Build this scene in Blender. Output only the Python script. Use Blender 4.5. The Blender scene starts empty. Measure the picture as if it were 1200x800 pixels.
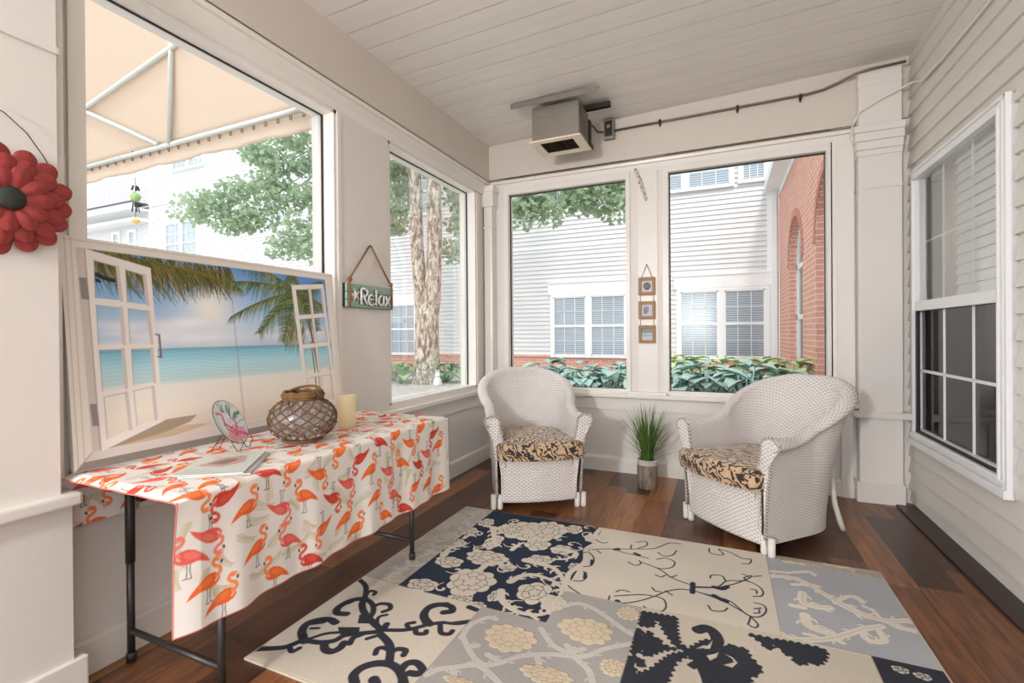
import bpy, bmesh, math, random
import numpy as np
from mathutils import Vector, Matrix
sc = bpy.context.scene
C = sc.collection
random.seed(7)
RS = np.random.RandomState(11)
PI = math.pi
def R(d): return math.radians(d)

# ---------------------------------------------------------------- camera
cd = bpy.data.cameras.new('camera'); cam = bpy.data.objects.new('camera', cd); C.objects.link(cam)
cd.sensor_width = 36; cd.lens = 16.755; cd.clip_start = 0.02; cd.clip_end = 300
cd.shift_y = -0.0061
_y, _p, _r = R(23.798), R(-0.2168), R(-0.4264)
_f = Vector((-math.sin(_y)*math.cos(_p), math.cos(_y)*math.cos(_p), math.sin(_p)))
_a = Vector((math.cos(_y), math.sin(_y), 0)); _u = _a.cross(_f)
_rr = math.cos(_r)*_a + math.sin(_r)*_u; _uu = -math.sin(_r)*_a + math.cos(_r)*_u
m = Matrix((_rr, _uu, -_f)).transposed().to_4x4(); m.translation = (0, 0, 1.22)
cam.matrix_world = m
sc.camera = cam
# ---------------------------------------------------------------- light
sc.view_settings.view_transform = 'Standard'; sc.view_settings.look = 'None'
sc.view_settings.gamma = 1; sc.view_settings.use_curve_mapping = False
sc.view_settings.exposure = 1.33
w = bpy.data.worlds.new('sky'); sc.world = w; w.use_nodes = True
bg = w.node_tree.nodes['Background']; bg.inputs[0].default_value = (0.93, 0.955, 1.0, 1); bg.inputs[1].default_value = 0.84
sd = bpy.data.lights.new('sun', 'SUN'); sd.energy = 0.5; sd.angle = R(6); sd.color = (1, .96, .9)
so = bpy.data.objects.new('sun', sd); C.objects.link(so); so.rotation_euler = (R(40), 0, R(12))

# ---------------------------------------------------------------- helpers
def lin(r, g, b):
    f = lambda c: ((c/255+.055)/1.055)**2.4 if c > 10.3 else c/255/12.92
    return (f(r), f(g), f(b), 1)
def lin3(r, g, b): return np.array(lin(r, g, b)[:3])
class NT:
    def __init__(s, name):
        s.m = bpy.data.materials.new(name); s.m.use_nodes = True; s.n = s.m.node_tree.nodes; s.l = s.m.node_tree.links
        s.b = s.n['Principled BSDF']; s.out = s.n['Material Output']
    def new(s, t, **k):
        n = s.n.new(t)
        for a, v in k.items(): setattr(n, a, v)
        return n
    def put(s, sock, v):
        if hasattr(v, 'is_linked') or isinstance(v, bpy.types.NodeSocket): s.l.new(v, sock)
        elif v is not None: sock.default_value = v
    def mth(s, op, a, b=None, c=None):
        n = s.new('ShaderNodeMath', operation=op); s.put(n.inputs[0], a)
        if b is not None: s.put(n.inputs[1], b)
        if c is not None: s.put(n.inputs[2], c)
        return n.outputs[0]
    def mix(s, f, a, b, blend='MIX'):
        n = s.new('ShaderNodeMix', data_type='RGBA', blend_type=blend)
        s.put(n.inputs[0], f); s.put(n.inputs[6], a); s.put(n.inputs[7], b); return n.outputs[2]
    def co(s, k='Object'): return s.new('ShaderNodeTexCoord').outputs[k]
    def mp(s, v, sca=(1,1,1), rot=(0,0,0), loc=(0,0,0)):
        n = s.new('ShaderNodeMapping'); s.put(n.inputs[0], v); n.inputs['Scale'].default_value = sca
        n.inputs['Rotation'].default_value = rot; n.inputs['Location'].default_value = loc; return n.outputs[0]
    def noise(s, v, sc_=5, det=3, rough=.5, dist=0):
        n = s.new('ShaderNodeTexNoise'); s.put(n.inputs['Vector'], v); n.inputs['Scale'].default_value = sc_
        n.inputs['Detail'].default_value = det; n.inputs['Roughness'].default_value = rough; n.inputs['Distortion'].default_value = dist
        return n.outputs[0]
    def vor(s, v, sc_=5, out='Color', feature='F1'):
        n = s.new('ShaderNodeTexVoronoi', feature=feature); s.put(n.inputs['Vector'], v); n.inputs['Scale'].default_value = sc_
        return n.outputs[out]
    def sep(s, v):
        n = s.new('ShaderNodeSeparateXYZ'); s.put(n.inputs[0], v); return n.outputs
    def ramp(s, f, pts, interp='LINEAR'):
        n = s.new('ShaderNodeValToRGB'); s.put(n.inputs[0], f); e = n.color_ramp.elements; n.color_ramp.interpolation = interp
        while len(e) < len(pts): e.new(.5)
        for x, (p, c) in zip(e, pts): x.position = p; x.color = c
        return n.outputs[0]
    def bump(s, h, strength=.5, dist=.005):
        n = s.new('ShaderNodeBump'); n.inputs['Strength'].default_value = strength; n.inputs['Distance'].default_value = dist
        s.put(n.inputs['Height'], h); s.l.new(n.outputs[0], s.b.inputs['Normal'])
    def fin(s, col, rough=.5, metal=0, **k):
        s.put(s.b.inputs['Base Color'], col); s.put(s.b.inputs['Roughness'], rough); s.put(s.b.inputs['Metallic'], metal)
        for a, v in k.items(): s.put(s.b.inputs[a.replace('_', ' ')], v)
        return s.m
def plain(name, c, rough=.5, metal=0, var=.06, nsc=12, bump=0, **k):
    t = NT(name); n = t.noise(t.co(), nsc, 4)
    c2 = tuple(x*(1-var) for x in c[:3])+(1,)
    if bump: t.bump(t.noise(t.co(), nsc*8, 3), bump, .002)
    return t.fin(t.mix(n, c, c2), rough, metal, **k)
def vcol(name, rough=.8, bump=None, spec=.3, hatch=False):
    t = NT(name); a = t.new('ShaderNodeVertexColor', layer_name='print'); c = a.outputs[0]
    if hatch:
        sx = t.sep(t.co()); h = t.mth('SINE', t.mth('MULTIPLY', t.mth('ADD', sx[0], sx[1]), 1100))
        n = t.noise(t.co(), 160, 2)
        c = t.mix(t.mth('MULTIPLY', n, .35), c, (0.35, .33, .31, 1), 'MULTIPLY')
        hh = t.mth('ADD', t.mth('MULTIPLY', h, .15), t.mth('ADD', t.mth('MULTIPLY', a.outputs[1], 2.5), t.mth('MULTIPLY', n, .5)))
        t.bump(hh, .6, .0018)
    elif bump: t.bump(t.noise(t.co(), 220, 3), bump, .001)
    return t.fin(c, rough, Specular_IOR_Level=spec)

class MB:
    """collects shapes into one mesh"""
    def __init__(s): s.v = []; s.f = []; s.uv = None; s.mi = []; s.cur = 0; s.sm = []; s.smooth = False
    def add(s, vs, fs, smooth=None):
        b = len(s.v); s.v += [tuple(v) for v in vs]
        for f in fs: s.f.append([b+i for i in f]); s.mi.append(s.cur); s.sm.append(s.smooth if smooth is None else smooth)
        return s
    def box(s, x0, x1, y0, y1, z0, z1):
        v = [(x, y, z) for z in (z0, z1) for y in (y0, y1) for x in (x0, x1)]
        return s.add(v, [(0,2,3,1),(4,5,7,6),(0,1,5,4),(2,6,7,3),(0,4,6,2),(1,3,7,5)], False)
    def bbox(s, x0, x1, y0, y1, z0, z1, b=.004):
        """box with chamfered edges"""
        bm = bmesh.new(); bmesh.ops.create_cube(bm, size=1)
        bmesh.ops.scale(bm, verts=bm.verts, vec=(x1-x0, y1-y0, z1-z0)); bmesh.ops.translate(bm, verts=bm.verts, vec=((x0+x1)/2, (y0+y1)/2, (z0+z1)/2))
        b = min(b, .3*min(x1-x0, y1-y0, z1-z0))
        bmesh.ops.bevel(bm, geom=bm.edges[:]+bm.verts[:], offset=b, segments=2, affect='EDGES', profile=.6)
        s.addbm(bm); return s
    def addbm(s, bm, smooth=False):
        bm.verts.index_update(); s.add([v.co.copy() for v in bm.verts], [[v.index for v in f.verts] for f in bm.faces], smooth); bm.free(); return s
    def prism(s, poly, axis, a, b):
        """extrude a 2D polygon along an axis; poly gives the other two coords in order"""
        n = len(poly)
        def mk(p, t): return {'x': (t, p[0], p[1]), 'y': (p[0], t, p[1]), 'z': (p[0], p[1], t)}[axis]
        v = [mk(p, a) for p in poly]+[mk(p, b) for p in poly]
        return s.add(v, [list(range(n))[::-1], list(range(n, 2*n))]+[(i, (i+1) % n, n+(i+1) % n, n+i) for i in range(n)], False)
    def tube(s, pts, r, seg=8, closed=False, cap=True):
        pts = [Vector(p) for p in pts]; n = len(pts); rs = r if isinstance(r, (list, tuple)) else [r]*n
        rings = []; up = None
        for i, p in enumerate(pts):
            a = pts[i-1] if (i > 0 or closed) else p; b = pts[(i+1) % n] if (i < n-1 or closed) else p
            d = (b-a).normalized()
            if up is None:
                up = Vector((0, 0, 1)) if abs(d.z) < .9 else Vector((1, 0, 0))
            e1 = (up - d*up.dot(d)).normalized(); e2 = d.cross(e1); up = e1
            rings.append([p+(e1*math.cos(t)+e2*math.sin(t))*rs[i] for t in [2*PI*k/seg for k in range(seg)]])
        v = [q for g in rings for q in g]; f = []
        for i in range(n if closed else n-1):
            j = (i+1) % n
            for k in range(seg): l = (k+1) % seg; f.append((i*seg+k, i*seg+l, j*seg+l, j*seg+k))
        s.add(v, f, True)
        if cap and not closed: s.add(rings[0], [list(range(seg))[::-1]], False); s.add(rings[-1], [list(range(seg))], False)
        return s
    def lathe(s, prof, c=(0,0,0), seg=32, smooth=True):
        v = []; f = []; n = len(prof)
        for k in range(seg):
            t = 2*PI*k/seg
            for r, z in prof: v.append((c[0]+r*math.cos(t), c[1]+r*math.sin(t), c[2]+z))
        for k in range(seg):
            l = (k+1) % seg
            for i in range(n-1):
                f.append((k*n+i, l*n+i, l*n+i+1, k*n+i+1))
        return s.add(v, f, smooth)
    def ball(s, c, r, sx=1, sy=1, sz=1, sub=2):
        bm = bmesh.new(); bmesh.ops.create_icosphere(bm, subdivisions=sub, radius=r)
        bmesh.ops.scale(bm, verts=bm.verts, vec=(sx, sy, sz)); bmesh.ops.translate(bm, verts=bm.verts, vec=c)
        return s.addbm(bm, True)
    def xf(s, M):
        s.v = [tuple(M @ Vector(v)) for v in s.v]; return s
    def build(s, name, mats, parent=None, label=None):
        me = bpy.data.meshes.new(name); me.from_pydata(s.v, [], s.f)
        for mm in (mats if isinstance(mats, (list, tuple)) else [mats]): me.materials.append(getattr(mm, 'm', mm))
        me.polygons.foreach_set('material_index', s.mi); me.polygons.foreach_set('use_smooth', s.sm)
        me.update()
        bm = bmesh.new(); bm.from_mesh(me); bmesh.ops.remove_doubles(bm, verts=bm.verts, dist=1e-5); bmesh.ops.recalc_face_normals(bm, faces=bm.faces); bm.to_mesh(me); bm.free()
        o = bpy.data.objects.new(name, me); C.objects.link(o)
        if parent: o.parent = parent
        if label: o['label'] = label
        return o
def tag(o, label=None, cat=None, group=None, kind=None):
    if label: o['label'] = label
    if cat: o['category'] = cat
    if group: o['group'] = group
    if kind: o['kind'] = kind
    return o
def thing(name, label, cat, loc=(0,0,0), rz=0, group=None):
    o = bpy.data.objects.new(name, None); o.empty_display_size = .1; C.objects.link(o); o.location = loc; o.rotation_euler = (0, 0, rz)
    return tag(o, label, cat, group)
def struct(name, mb, mats): return tag(mb.build(name, mats), kind='structure')
def copy_tree(o, parent=None):
    c = o.copy(); C.objects.link(c); c.parent = parent
    for ch in list(o.children): copy_tree(ch, c)
    return c
def gridmesh(name, P, mat, parent=None, col=None, height=None, smooth=True, uv=None, closed_u=False):
    """P: (nv,nu,3) array of points; col: (nv,nu,3) printed colours"""
    nv, nu = P.shape[:2]
    me = bpy.data.meshes.new(name); idx = np.arange(nv*nu).reshape(nv, nu)
    if closed_u: idx = np.concatenate([idx, idx[:, :1]], 1)
    q = np.stack([idx[:-1, :-1], idx[:-1, 1:], idx[1:, 1:], idx[1:, :-1]], -1).reshape(-1, 4)
    me.vertices.add(nv*nu); me.vertices.foreach_set('co', P.reshape(-1).astype(np.float32))
    me.loops.add(q.size); me.loops.foreach_set('vertex_index', q.reshape(-1).astype(np.int32))
    me.polygons.add(len(q)); me.polygons.foreach_set('loop_start', np.arange(0, q.size, 4, dtype=np.int32))
    me.polygons.foreach_set('loop_total', np.full(len(q), 4, np.int32))
    me.polygons.foreach_set('use_smooth', np.full(len(q), smooth))
    me.update(calc_edges=True); me.validate()
    if col is not None:
        a = me.color_attributes.new('print', 'FLOAT_COLOR', 'POINT')
        h = np.ones((nv, nu, 1)) if height is None else height[..., None]
        a.data.foreach_set('color', np.concatenate([col, h], -1).reshape(-1).astype(np.float32))
    if uv is not None:
        u = me.uv_layers.new(name='UVMap'); u.data.foreach_set('uv', uv.reshape(-1, 2)[np.minimum(q.reshape(-1), nv*nu-1)].reshape(-1).astype(np.float32))
    for mm in (mat if isinstance(mat, (list, tuple)) else [mat]): me.materials.append(getattr(mm, 'm', mm))
    o = bpy.data.objects.new(name, me); C.objects.link(o)
    if parent: o.parent = parent
    return o
class Paint:
    """draws strokes and shapes into a flat printed pattern, coordinates in metres"""
    def __init__(s, x0, y0, x1, y1, res, base):
        s.x0, s.y0, s.res = x0, y0, res; s.nx = int(round((x1-x0)/res))+1; s.ny = int(round((y1-y0)/res))+1
        s.X, s.Y = np.meshgrid(np.linspace(x0, x1, s.nx), np.linspace(y0, y1, s.ny))
        s.c = np.empty((s.ny, s.nx, 3)); s.c[:] = base; s.h = np.zeros((s.ny, s.nx))
    def win(s, xa, xb, ya, yb):
        i0 = max(0, int((xa-s.x0)/s.res)-1); i1 = min(s.nx, int((xb-s.x0)/s.res)+3)
        j0 = max(0, int((ya-s.y0)/s.res)-1); j1 = min(s.ny, int((yb-s.y0)/s.res)+3)
        return (slice(j0, j1), slice(i0, i1)) if i1 > i0 and j1 > j0 else None
    def lay(s, w, a, col, h=None):
        a = a[..., None]; s.c[w] = s.c[w]*(1-a)+np.asarray(col)*a
        if h is not None: s.h[w] = s.h[w]*(1-a[..., 0])+h*a[..., 0]
    def stroke(s, pts, wd, col, h=None, op=1, taper=False, smooth=True):
        p = np.array(pts, float)
        if smooth and len(p) > 2:   # Catmull-Rom
            q = np.vstack([2*p[0]-p[1], p, 2*p[-1]-p[-2]]); o = []
            for i in range(1, len(q)-2):
                for t in np.linspace(0, 1, 7)[:-1]:
                    o.append(.5*((2*q[i])+(-q[i-1]+q[i+1])*t+(2*q[i-1]-5*q[i]+4*q[i+1]-q[i+2])*t*t+(-q[i-1]+3*q[i]-3*q[i+1]+q[i+2])*t**3))
            p = np.array(o+[q[-2]])
        n = len(p); ws = np.full(n, wd/2.)
        if taper: ws = wd/2*np.linspace(1, .25, n)
        w = s.win(p[:, 0].min()-wd, p[:, 0].max()+wd, p[:, 1].min()-wd, p[:, 1].max()+wd)
        if w is None: return
        X, Y = s.X[w], s.Y[w]; best = np.full(X.shape, 1e9)
        for i in range(n-1):
            d = p[i+1]-p[i]; L = max(d@d, 1e-12); t = np.clip(((X-p[i, 0])*d[0]+(Y-p[i, 1])*d[1])/L, 0, 1)
            dd = np.hypot(X-p[i, 0]-t*d[0], Y-p[i, 1]-t*d[1])-(ws[i]*(1-t)+ws[i+1]*t); best = np.minimum(best, dd)
        s.lay(w, np.clip(.5-best/s.res, 0, 1)*op, col, h)
    def poly(s, pts, col, h=None, op=1):
        p = np.array(pts, float); w = s.win(p[:, 0].min(), p[:, 0].max(), p[:, 1].min(), p[:, 1].max())
        if w is None: return
        X, Y = s.X[w], s.Y[w]; ins = np.zeros(X.shape, bool); dm = np.full(X.shape, 1e9)
        for i in range(len(p)):
            a, b = p[i], p[(i+1) % len(p)]
            if a[1] != b[1]: ins ^= ((a[1] > Y) != (b[1] > Y)) & (X < (b[0]-a[0])*(Y-a[1])/(b[1]-a[1])+a[0])
            d = b-a; L = max(d@d, 1e-12); t = np.clip(((X-a[0])*d[0]+(Y-a[1])*d[1])/L, 0, 1); dm = np.minimum(dm, np.hypot(X-a[0]-t*d[0], Y-a[1]-t*d[1]))
        s.lay(w, np.clip(.5+np.where(ins, dm, -dm)/s.res, 0, 1)*op, col, h)
    def flower(s, c, a, b, col, line, h=None, n=9, seed=0, op=1, lw=.004):
        """scalloped bloom with rows of petals"""
        rs = np.random.RandomState(seed)
        for k, (f, m_) in enumerate(((1, n), (.68, max(5, n-2)), (.36, 5))):
            ph = rs.rand()*6; P_ = []
            for t in np.linspace(0, 2*PI, 72, endpoint=False):
                rr = f*(.84+.16*abs(math.sin(t*m_/2+ph))+.05*math.sin(t*3+ph*2)); P_.append((c[0]+a*rr*math.cos(t), c[1]+b*rr*math.sin(t)))
            if k == 0: s.poly(P_, col, h, op)
            if k: s.stroke(P_+[P_[0]], lw, line, None, .75*op, smooth=False)
            for j in range(m_):
                t = (2*PI*j-2*ph)/m_; r0, r1 = f*.55, f*.86
                s.stroke([(c[0]+a*r0*math.cos(t), c[1]+b*r0*math.sin(t)), (c[0]+a*r1*math.cos(t), c[1]+b*r1*math.sin(t))], lw, line, None, .7*op, smooth=False)


RUG_DARK=[([(-1.644,1.839),(-1.593,1.817),(-1.553,1.783),(-1.513,1.728)],0.026),([(-1.513,1.736),(-1.525,1.763),(-1.521,1.781),(-1.494,1.779),(-1.488,1.76)],0.02),([(-1.503,1.717),(-1.54,1.694),(-1.561,1.652),(-1.561,1.605),(-1.534,1.581),(-1.495,1.591)],0.034),([(-1.506,1.716),(-1.482,1.674),(-1.432,1.631),(-1.355,1.591),(-1.288,1.563)],0.032),([(-1.502,1.718),(-1.445,1.697),(-1.4,1.652),(-1.382,1.606)],0.026),([(-1.425,1.684),(-1.41,1.712),(-1.37,1.722),(-1.345,1.696),(-1.359,1.667)],0.024),([(-1.32,1.58),(-1.346,1.614),(-1.348,1.636),(-1.33,1.654)],0.018),([(-1.648,1.276),(-1.566,1.32),(-1.544,1.348),(-1.52,1.384),(-1.45,1.403),(-1.409,1.434),(-1.395,1.475),(-1.341,1.512),(-1.278,1.551)],0.028),([(-1.514,1.383),(-1.573,1.423),(-1.596,1.472),(-1.571,1.512),(-1.532,1.531),(-1.494,1.525)],0.036),([(-1.514,1.395),(-1.478,1.449),(-1.429,1.482)],0.018),([(-1.437,1.408),(-1.405,1.38),(-1.372,1.378),(-1.357,1.406),(-1.364,1.436)],0.034),([(-1.34,1.443),(-1.352,1.476),(-1.336,1.506)],0.026),([(-1.542,1.335),(-1.51,1.319),(-1.5,1.345)],0.022),([(-1.558,1.454),(-1.527,1.469)],0.014),([(-1.577,1.477),(-1.537,1.507)],0.014),([(-1.56,1.619),(-1.554,1.644)],0.014),([(-1.544,1.655),(-1.536,1.678)],0.014),([(-1.286,1.56),(-1.226,1.583),(-1.178,1.61),(-1.12,1.672),(-1.074,1.704)],0.024),([(-1.178,1.61),(-1.209,1.634),(-1.189,1.655)],0.022),([(-1.159,1.624),(-1.137,1.599),(-1.104,1.611),(-1.109,1.627)],0.024),([(-1.12,1.672),(-1.172,1.708),(-1.193,1.761),(-1.171,1.802),(-1.136,1.824)],0.034),([(-1.078,1.683),(-1.047,1.641),(-1.014,1.647),(-1.011,1.669)],0.024),([(-1.074,1.704),(-1.017,1.719),(-0.971,1.754)],0.02),([(-1.266,1.536),(-1.213,1.512),(-1.173,1.48),(-1.129,1.416)],0.034),([(-1.168,1.471),(-1.201,1.476),(-1.219,1.46),(-1.208,1.435)],0.024),([(-1.159,1.464),(-1.147,1.49),(-1.115,1.496),(-1.105,1.471)],0.026),([(-1.172,1.285),(-1.203,1.312),(-1.203,1.355),(-1.172,1.392),(-1.124,1.41),(-1.08,1.402),(-1.045,1.38),(-1.016,1.352)],0.036),([(-1.066,1.399),(-1.065,1.438),(-1.036,1.455),(-0.995,1.434),(-0.997,1.41),(-1.027,1.401)],0.032),([(-1.123,1.324),(-1.106,1.313)],0.04),([(-1.279,1.573),(-1.287,1.6)],0.03),([(-1.298,1.493),(-1.278,1.519)],0.02),([(-1.024,1.357),(-0.985,1.314)],0.036),([(-1.2,1.309),(-1.144,1.263),(-1.096,1.267)],0.036),([(-1.137,1.671),(-1.184,1.716),(-1.193,1.775),(-1.166,1.809),(-1.11,1.818),(-1.085,1.789),(-1.113,1.766)],0.034),([(-1.045,1.71),(-1.01,1.735),(-0.966,1.766)],0.02),([(-1.03,1.845),(-0.993,1.839)],0.03)]
RUG_DARKPOLY=[[(-1.439,1.608),(-1.407,1.635),(-1.336,1.583),(-1.403,1.557)],[(-1.462,1.505),(-1.376,1.541),(-1.351,1.508),(-1.418,1.471)],[(-0.326,2.109),(-0.183,2.123),(-0.171,2.021),(-0.156,1.947),(-0.127,1.932),(-0.143,1.907),(-0.176,1.927),(-0.222,2.0),(-0.247,2.057),(-0.266,2.061),(-0.259,2.03),(-0.276,2.007),(-0.323,2.003)],[(-0.326,1.802),(-0.286,1.805),(-0.262,1.779),(-0.269,1.753),(-0.29,1.751),(-0.296,1.772),(-0.299,1.752),(-0.284,1.716),(-0.247,1.75),(-0.219,1.805),(-0.183,1.869),(-0.143,1.899),(-0.123,1.885),(-0.159,1.833),(-0.171,1.769),(-0.179,1.711),(-0.178,1.644),(-0.332,1.516),(-0.33,1.646)],[(0.087,2.119),(0.174,2.122),(0.171,2.052),(0.147,2.042),(0.129,2.078)],[(-0.332,1.971),(-0.306,1.982),(-0.297,1.944),(-0.273,1.984),(-0.255,1.95),(-0.235,1.953),(-0.216,1.916),(-0.162,1.907),(-0.209,1.881),(-0.258,1.824),(-0.278,1.815),(-0.283,1.851),(-0.301,1.821),(-0.322,1.814),(-0.326,1.897)],[(-0.019,1.973),(0.005,2.005),(0.035,2.023),(0.053,2.012),(0.076,2.014),(0.091,1.968),(0.112,1.937),(0.124,1.914),(0.114,1.881),(0.086,1.851),(0.082,1.789),(-0.043,1.702),(-0.057,1.799),(-0.085,1.815),(-0.086,1.831),(-0.114,1.821),(-0.116,1.849),(-0.102,1.865),(-0.127,1.885),(-0.144,1.909),(-0.121,1.935),(-0.075,2.004),(-0.026,2.031),(-0.013,1.997)],[(0.179,2.122),(0.252,2.129),(0.338,2.13),(0.356,2.115),(0.345,2.066),(0.32,2.023),(0.296,2.013),(0.279,2.016),(0.265,1.997),(0.236,1.995),(0.231,2.028),(0.199,2.042),(0.195,2.063),(0.175,2.084)]]
RUG_HOLES=[[(0.004,1.951),(0.028,1.941),(0.045,1.916),(0.027,1.881),(-0.002,1.884),(0.033,1.913),(0.027,1.933)],[(-0.07,1.951),(-0.05,1.993),(-0.041,2.019),(-0.049,1.96)],[(-0.047,1.889),(-0.025,1.918),(-0.019,1.952),(-0.031,1.936),(-0.06,1.914)],[(-0.097,1.94),(-0.067,1.958),(-0.049,1.976),(-0.073,1.971)]]
RUG_DARK2=[([(-0.096,2.065),(-0.065,2.091),(-0.035,2.067),(-0.024,2.015),(-0.049,1.976)],0.05)]
RUG_THIN=[([(-0.669,2.602),(-0.619,2.634),(-0.557,2.66),(-0.505,2.682),(-0.435,2.712),(-0.349,2.759),(-0.285,2.857),(-0.222,2.872)],0.009),([(-0.557,2.66),(-0.506,2.637),(-0.44,2.631),(-0.367,2.62)],0.009),([(-0.474,2.695),(-0.479,2.751)],0.009),([(-0.437,2.722),(-0.397,2.781),(-0.414,2.827),(-0.458,2.794)],0.009),([(-0.461,2.539),(-0.421,2.515),(-0.396,2.546),(-0.409,2.577)],0.009),([(-0.329,2.711),(-0.295,2.682),(-0.253,2.71),(-0.237,2.773)],0.009),([(-0.325,2.627),(-0.284,2.659),(-0.236,2.634),(-0.241,2.572),(-0.279,2.536),(-0.312,2.532),(-0.394,2.563)],0.009),([(-0.312,2.532),(-0.275,2.5),(-0.239,2.464),(-0.213,2.493)],0.009),([(-0.264,2.472),(-0.285,2.444),(-0.311,2.457)],0.009),([(-0.247,2.466),(-0.197,2.44),(-0.134,2.422)],0.009),([(-0.134,2.411),(-0.03,2.453),(0.015,2.53),(0.084,2.562),(0.123,2.614)],0.009),([(0.008,2.53),(-0.007,2.573),(-0.054,2.561),(-0.06,2.528)],0.009),([(0.086,2.631),(0.124,2.623),(0.17,2.648)],0.009),([(-0.124,2.374),(-0.057,2.355),(0.007,2.329),(0.061,2.288),(0.105,2.252)],0.009),([(-0.063,2.271),(-0.045,2.236),(-0.001,2.251),(0.015,2.282)],0.009),([(-0.139,2.375),(-0.191,2.361),(-0.248,2.313),(-0.287,2.257),(-0.339,2.197),(-0.392,2.153),(-0.434,2.135),(-0.5,2.121),(-0.553,2.114),(-0.637,2.156),(-0.68,2.187)],0.009),([(-0.311,2.327),(-0.292,2.302),(-0.269,2.304)],0.009),([(-0.248,2.321),(-0.216,2.295)],0.009),([(-0.287,2.257),(-0.247,2.241),(-0.233,2.177),(-0.257,2.132),(-0.299,2.128),(-0.323,2.153)],0.009),([(-0.459,2.223),(-0.44,2.248),(-0.401,2.248)],0.009),([(-0.537,2.128),(-0.514,2.115),(-0.48,2.137),(-0.479,2.176)],0.009),([(-0.073,2.876),(-0.068,2.822),(-0.033,2.808),(0.001,2.829),(-0.025,2.884),(0.035,2.865),(0.092,2.814),(0.133,2.821),(0.123,2.765),(0.089,2.751)],0.009),([(0.105,2.252),(0.093,2.195)],0.009),([(-0.64,2.602),(-0.614,2.58)],0.009),([(-0.459,2.184),(-0.403,2.216),(-0.346,2.245),(-0.301,2.254)],0.009),([(-0.714,2.538),(-0.678,2.564),(-0.635,2.506),(-0.629,2.427),(-0.662,2.398)],0.009),([(-0.671,2.242),(-0.632,2.258),(-0.622,2.307),(-0.649,2.351)],0.009),([(-0.683,2.739),(-0.636,2.709),(-0.61,2.733)],0.009),([(-0.122,2.407),(-0.03,2.446),(0.045,2.511),(0.099,2.568),(0.149,2.539),(0.168,2.49),(0.157,2.446),(0.125,2.429)],0.009),([(-0.102,2.367),(-0.029,2.359),(0.028,2.343),(0.093,2.26),(0.138,2.264),(0.167,2.319),(0.162,2.366),(0.125,2.375)],0.009),([(0.105,2.252),(0.129,2.201),(0.114,2.173),(0.09,2.188)],0.009),([(0.113,2.561),(0.092,2.592),(0.124,2.632)],0.009),([(0.12,2.286),(0.14,2.297),(0.141,2.322)],0.009),([(0.14,2.462),(0.139,2.493),(0.117,2.492)],0.009),([(0.122,2.321),(0.15,2.34)],0.009),([(-0.135,2.443),(-0.133,2.354)],0.028),([(-0.041,2.445),(-0.007,2.443),(0.015,2.473)],0.03),([(-0.04,2.366),(-0.014,2.346),(0.01,2.335)],0.03),([(-0.552,2.656),(-0.536,2.669)],0.03),([(-0.444,2.652),(-0.419,2.64)],0.024),([(-0.438,2.148),(-0.423,2.113)],0.03),([(-0.546,2.117),(-0.531,2.123)],0.024),([(-0.639,2.484),(-0.631,2.436)],0.02),([(-0.637,2.338),(-0.627,2.287)],0.02)]
RUG_CORAL=[([(0.205,2.661),(0.296,2.69),(0.369,2.655),(0.418,2.587),(0.476,2.513),(0.543,2.451),(0.631,2.446),(0.716,2.485)],0.05),([(0.627,2.43),(0.656,2.402),(0.718,2.409)],0.045),([(0.591,2.388),(0.518,2.337),(0.456,2.278),(0.368,2.203),(0.248,2.152),(0.209,2.173)],0.05),([(0.333,2.55),(0.325,2.465),(0.367,2.444),(0.425,2.46)],0.06),([(0.317,2.355),(0.317,2.285),(0.352,2.259),(0.39,2.26)],0.07),([(0.477,2.553),(0.521,2.6),(0.556,2.604),(0.566,2.567)],0.04),([(0.518,2.337),(0.51,2.276),(0.535,2.256),(0.575,2.285),(0.574,2.341)],0.045),([(0.39,2.225),(0.422,2.202)],0.035),([(0.276,2.416),(0.322,2.416)],0.045),([(0.21,2.719),(0.302,2.741),(0.388,2.788),(0.416,2.76)],0.03),([(0.464,2.524),(0.51,2.481),(0.556,2.449)],0.07),([(0.303,2.617),(0.368,2.645),(0.413,2.646)],0.035),([(0.562,2.534),(0.594,2.502),(0.603,2.434)],0.03),([(0.294,2.209),(0.325,2.209)],0.03),([(0.299,2.867),(0.418,2.884),(0.534,2.901),(0.594,2.885)],0.05)]
RUG_FLOWERS=[((-0.779,1.722),0.115,0.089),((-0.514,1.887),0.12,0.089),((-0.573,1.582),0.105,0.049),((-0.366,1.716),0.052,0.049),((-0.84,1.434),0.071,0.023),((-0.376,2.071),0.051,0.053)]
RUG_SCROLL=[([(-0.955,1.647),(-0.961,1.736),(-0.921,1.809),(-0.879,1.813)],0.022),([(-0.948,1.65),(-0.878,1.584),(-0.811,1.547),(-0.762,1.568),(-0.702,1.637),(-0.642,1.674),(-0.578,1.701),(-0.48,1.732),(-0.42,1.803),(-0.328,1.878)],0.022),([(-0.966,1.418),(-0.945,1.458),(-0.895,1.49),(-0.819,1.533),(-0.725,1.492),(-0.695,1.458)],0.022),([(-0.649,2.015),(-0.595,2.062),(-0.525,2.052),(-0.451,2.01),(-0.379,1.958),(-0.338,1.936)],0.022),([(-0.684,1.827),(-0.633,1.772),(-0.592,1.741),(-0.515,1.728)],0.022),([(-0.512,1.718),(-0.441,1.664),(-0.411,1.599)],0.022),([(-0.815,1.6),(-0.753,1.582)],0.022),([(-0.901,1.487),(-0.876,1.457)],0.022),([(-0.639,1.664),(-0.618,1.629)],0.022),([(-0.894,1.612),(-0.873,1.633)],0.022),([(-0.556,1.769),(-0.527,1.746),(-0.491,1.773)],0.022)]
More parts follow.
